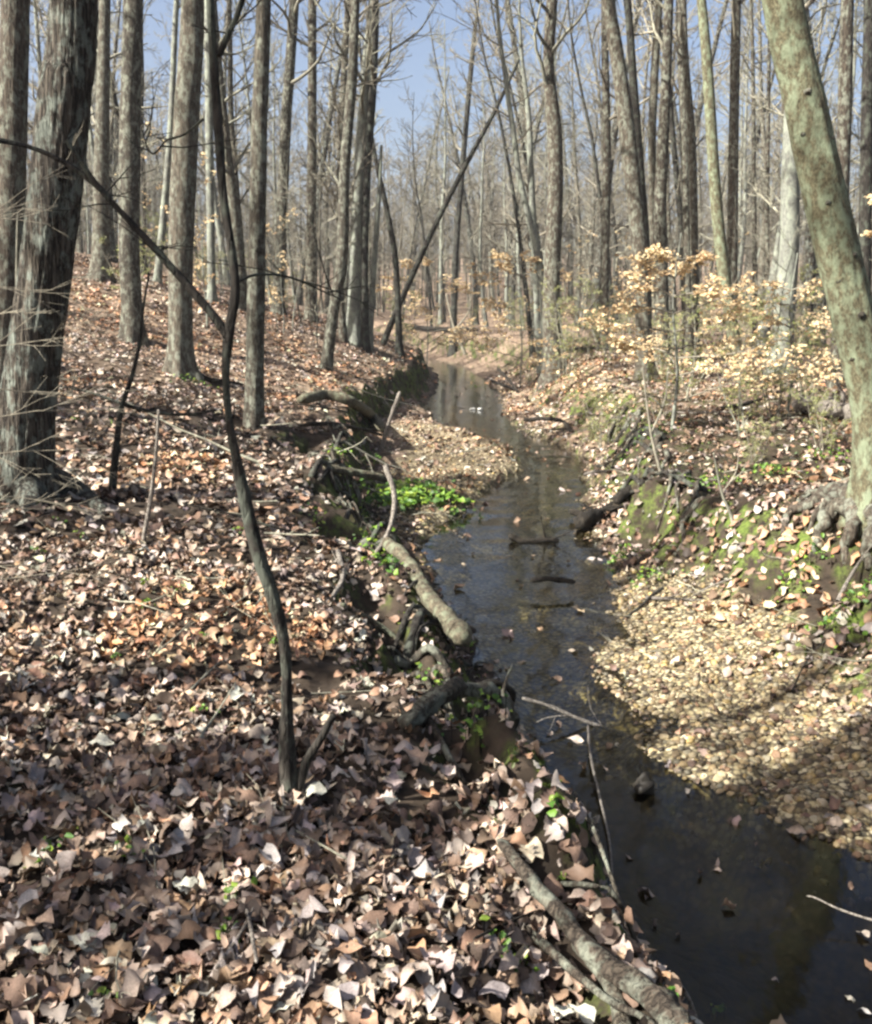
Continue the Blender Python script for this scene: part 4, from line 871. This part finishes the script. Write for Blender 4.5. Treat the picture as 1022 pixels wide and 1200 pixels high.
for q, (lab, u, v, r, n, s) in enumerate([('brightest green plant clump on the small gravel bar', 492, 583, .30, 240, .15), ('bright green plants left of the gravel bar clump', 462, 592, .18, 110, .13), ('bright green plants on the left bank beside the curved stick', 430, 620, .10, 50, .06),
    ('green plants hanging on the bank beneath the curved stick', 440, 645, .10, 46, .06), ('green tuft low on the bank beside the olive log', 452, 668, .07, 30, .06), ('small green patch above the log across the left bank', 433, 545, .14, 46, .08), ('small green patch left of the cut bank logs', 398, 535, .10, 30, .07),
    ('green moss clump on the right cut bank upstream', 752, 512, .28, 110, .06), ('green patch on the right bank top by the shrubs', 742, 490, .22, 70, .06), ('light green patch on the right slope below the branch', 830, 572, .22, 90, .06), ('bright green patch on the slope toward the exposed roots', 902, 556, .15, 90, .06),
    ('green plants at the right waterline by the dark hollow', 728, 660, .09, 50, .06), ('yellow green moss spot on the gravel by the right waterline', 768, 684, .12, 60, .045), ('green plants among leaves below the exposed roots', 940, 672, .12, 60, .055), ('green plants at the right border below the roots', 1000, 720, .14, 70, .06),
    ('green patch beside the right border near the leaning trunk', 968, 540, .14, 60, .055), ('dark green tuft in the hollow over the arched root', 508, 815, .06, 30, .04), ('green tuft under the arched root above the water', 560, 862, .08, 36, .04), ('low green leaves by the mossy foot of the stout trunk', 228, 452, .22, 40, .05),
    ('green plants by the white rocks at the far bend', 560, 455, .3, 40, .1), ('yellow green leaf spray at the bank edge above the dark pool', 652, 972, .02, 7, .05), ('green sprig on the bank at the foot of the olive log', 548, 765, .05, 22, .04), ('green grassy tuft by the lilac tinged leaves', 372, 618, .05, 30, .04)]):
    plant(lab, u, v, r, n, 500 + q, s)
rng = np.random.default_rng(600)
for q, (u, v) in enumerate([(134, 780), (94, 634), (72, 620), (168, 693), (172, 718), (240, 758), (318, 725), (55, 1022), (68, 1002), (277, 1062), (272, 1110), (598, 1148), (612, 1140), (592, 1120), (280, 630), (306, 500), (90, 497), (46, 655), (148, 1018), (240, 845), (325, 765), (40, 600), (130, 500), (215, 700), (130, 1195), (780, 1190), (845, 1197)]):
    plant('tiny green seedling poking through the brown leaves', u, v, .022, 7, 700 + q, .035, 'seedling', 'green seedlings in the leaf litter', hmax=.04)
# moss and small weeds on the banks, too fine to count
rng = np.random.default_rng(801); n = 60000; x, y = polar(n, 2.5, 32, .9, .55, rng); dd, ee, _, _ = masks(x, y); WB = tb(y, LB, 1); zz = height(x, y)
nz = noise(x * 1.7, y * 1.5, 31) + .5 * noise(x * 5, y * 5, 32)
m = ((dd > .05) & (dd < WB + .1) & (dd > WB - .7) & (nz > .12)) | ((ee > .15) & (ee < 3.2) & (y > 6.5) & (nz > .22) & (ee > tb(y, RB, 1) - .1)); m &= rng.random(n) < np.where(dd > 0, .7, .8)
x, y, zz = x[m], y[m], zz[m]; n = len(x); MOSS = np.array([(.09, .14, .02), (.15, .20, .03), (.06, .10, .02), (.20, .24, .05), (.10, .12, .04)]) * .75
V, Q, Cc = scatter(PR_MID, np.stack([x, y, zz + rng.uniform(.0, .03, n)], -1), frames(ground_normals(x, y), rng, .8), rng.uniform(.012, .035, n) * (1 + .03 * y), MOSS[rng.integers(0, 5, n)] * rng.uniform(.7, 1.3, (n, 1)), rng)
tag(obj('moss', mesh_np('moss', V, Q, {'col': Cc}), M['green'], ground), 'low moss and tiny weeds on the stream banks', kind='stuff')
# two pale stones at the far bend
for q, (u, v) in enumerate([(554, 484), (563, 485)]):
    g = G(u, v); V, Q = ico(3, 80 + q, .7); o = obj('stone', mesh_np('stone', V * .14, Q, {'col': np.tile([.3, .3, .28], (len(V), 1))}), M['stone'], loc=(g[0], g[1], .03)); tag(o, ['left of two white stones in the water at the far bend', 'right of two white stones in the water at the far bend'][q], 'stone')
g = P(752, 962, 5.0); V, Q = ico(3, 91, .9); tag(obj('stone', mesh_np('stone', V * np.array([.12, .11, .15]) * (1 + .5 * noise(V[:, 0] * 5, V[:, 1] * 5, V[:, 2] * 5))[:, None], Q, {'col': np.tile([.018, .015, .01], (len(V), 1))}), M['stone'], loc=(g[0], g[1], .03)), 'leaf topped brown rock standing in the dark pool', 'stone')

# ------------------------------------------------------------------ thin spring haze
import bmesh
hb = bmesh.new(); bmesh.ops.create_cube(hb, size=1)
me = bpy.data.meshes.new('haze'); hb.to_mesh(me); hb.free()
hm, hnt, hbs, ho = newmat('haze'); hnt.nodes.remove(hbs); pv_ = hnt.nodes.new('ShaderNodeVolumePrincipled')
pv_.inputs['Color'].default_value = (.93, .96, 1, 1); pv_.inputs['Density'].default_value = .0004; pv_.inputs['Anisotropy'].default_value = .2
hnt.links.new(pv_.outputs[0], ho.inputs['Volume'])
hz = obj('haze', me, hm); hz.scale = (900, 700, 62); hz.location = (0, 300, 27); tag(hz, 'thin pale haze between the far trees', kind='stuff')
scene.cycles.volume_bounces = 0
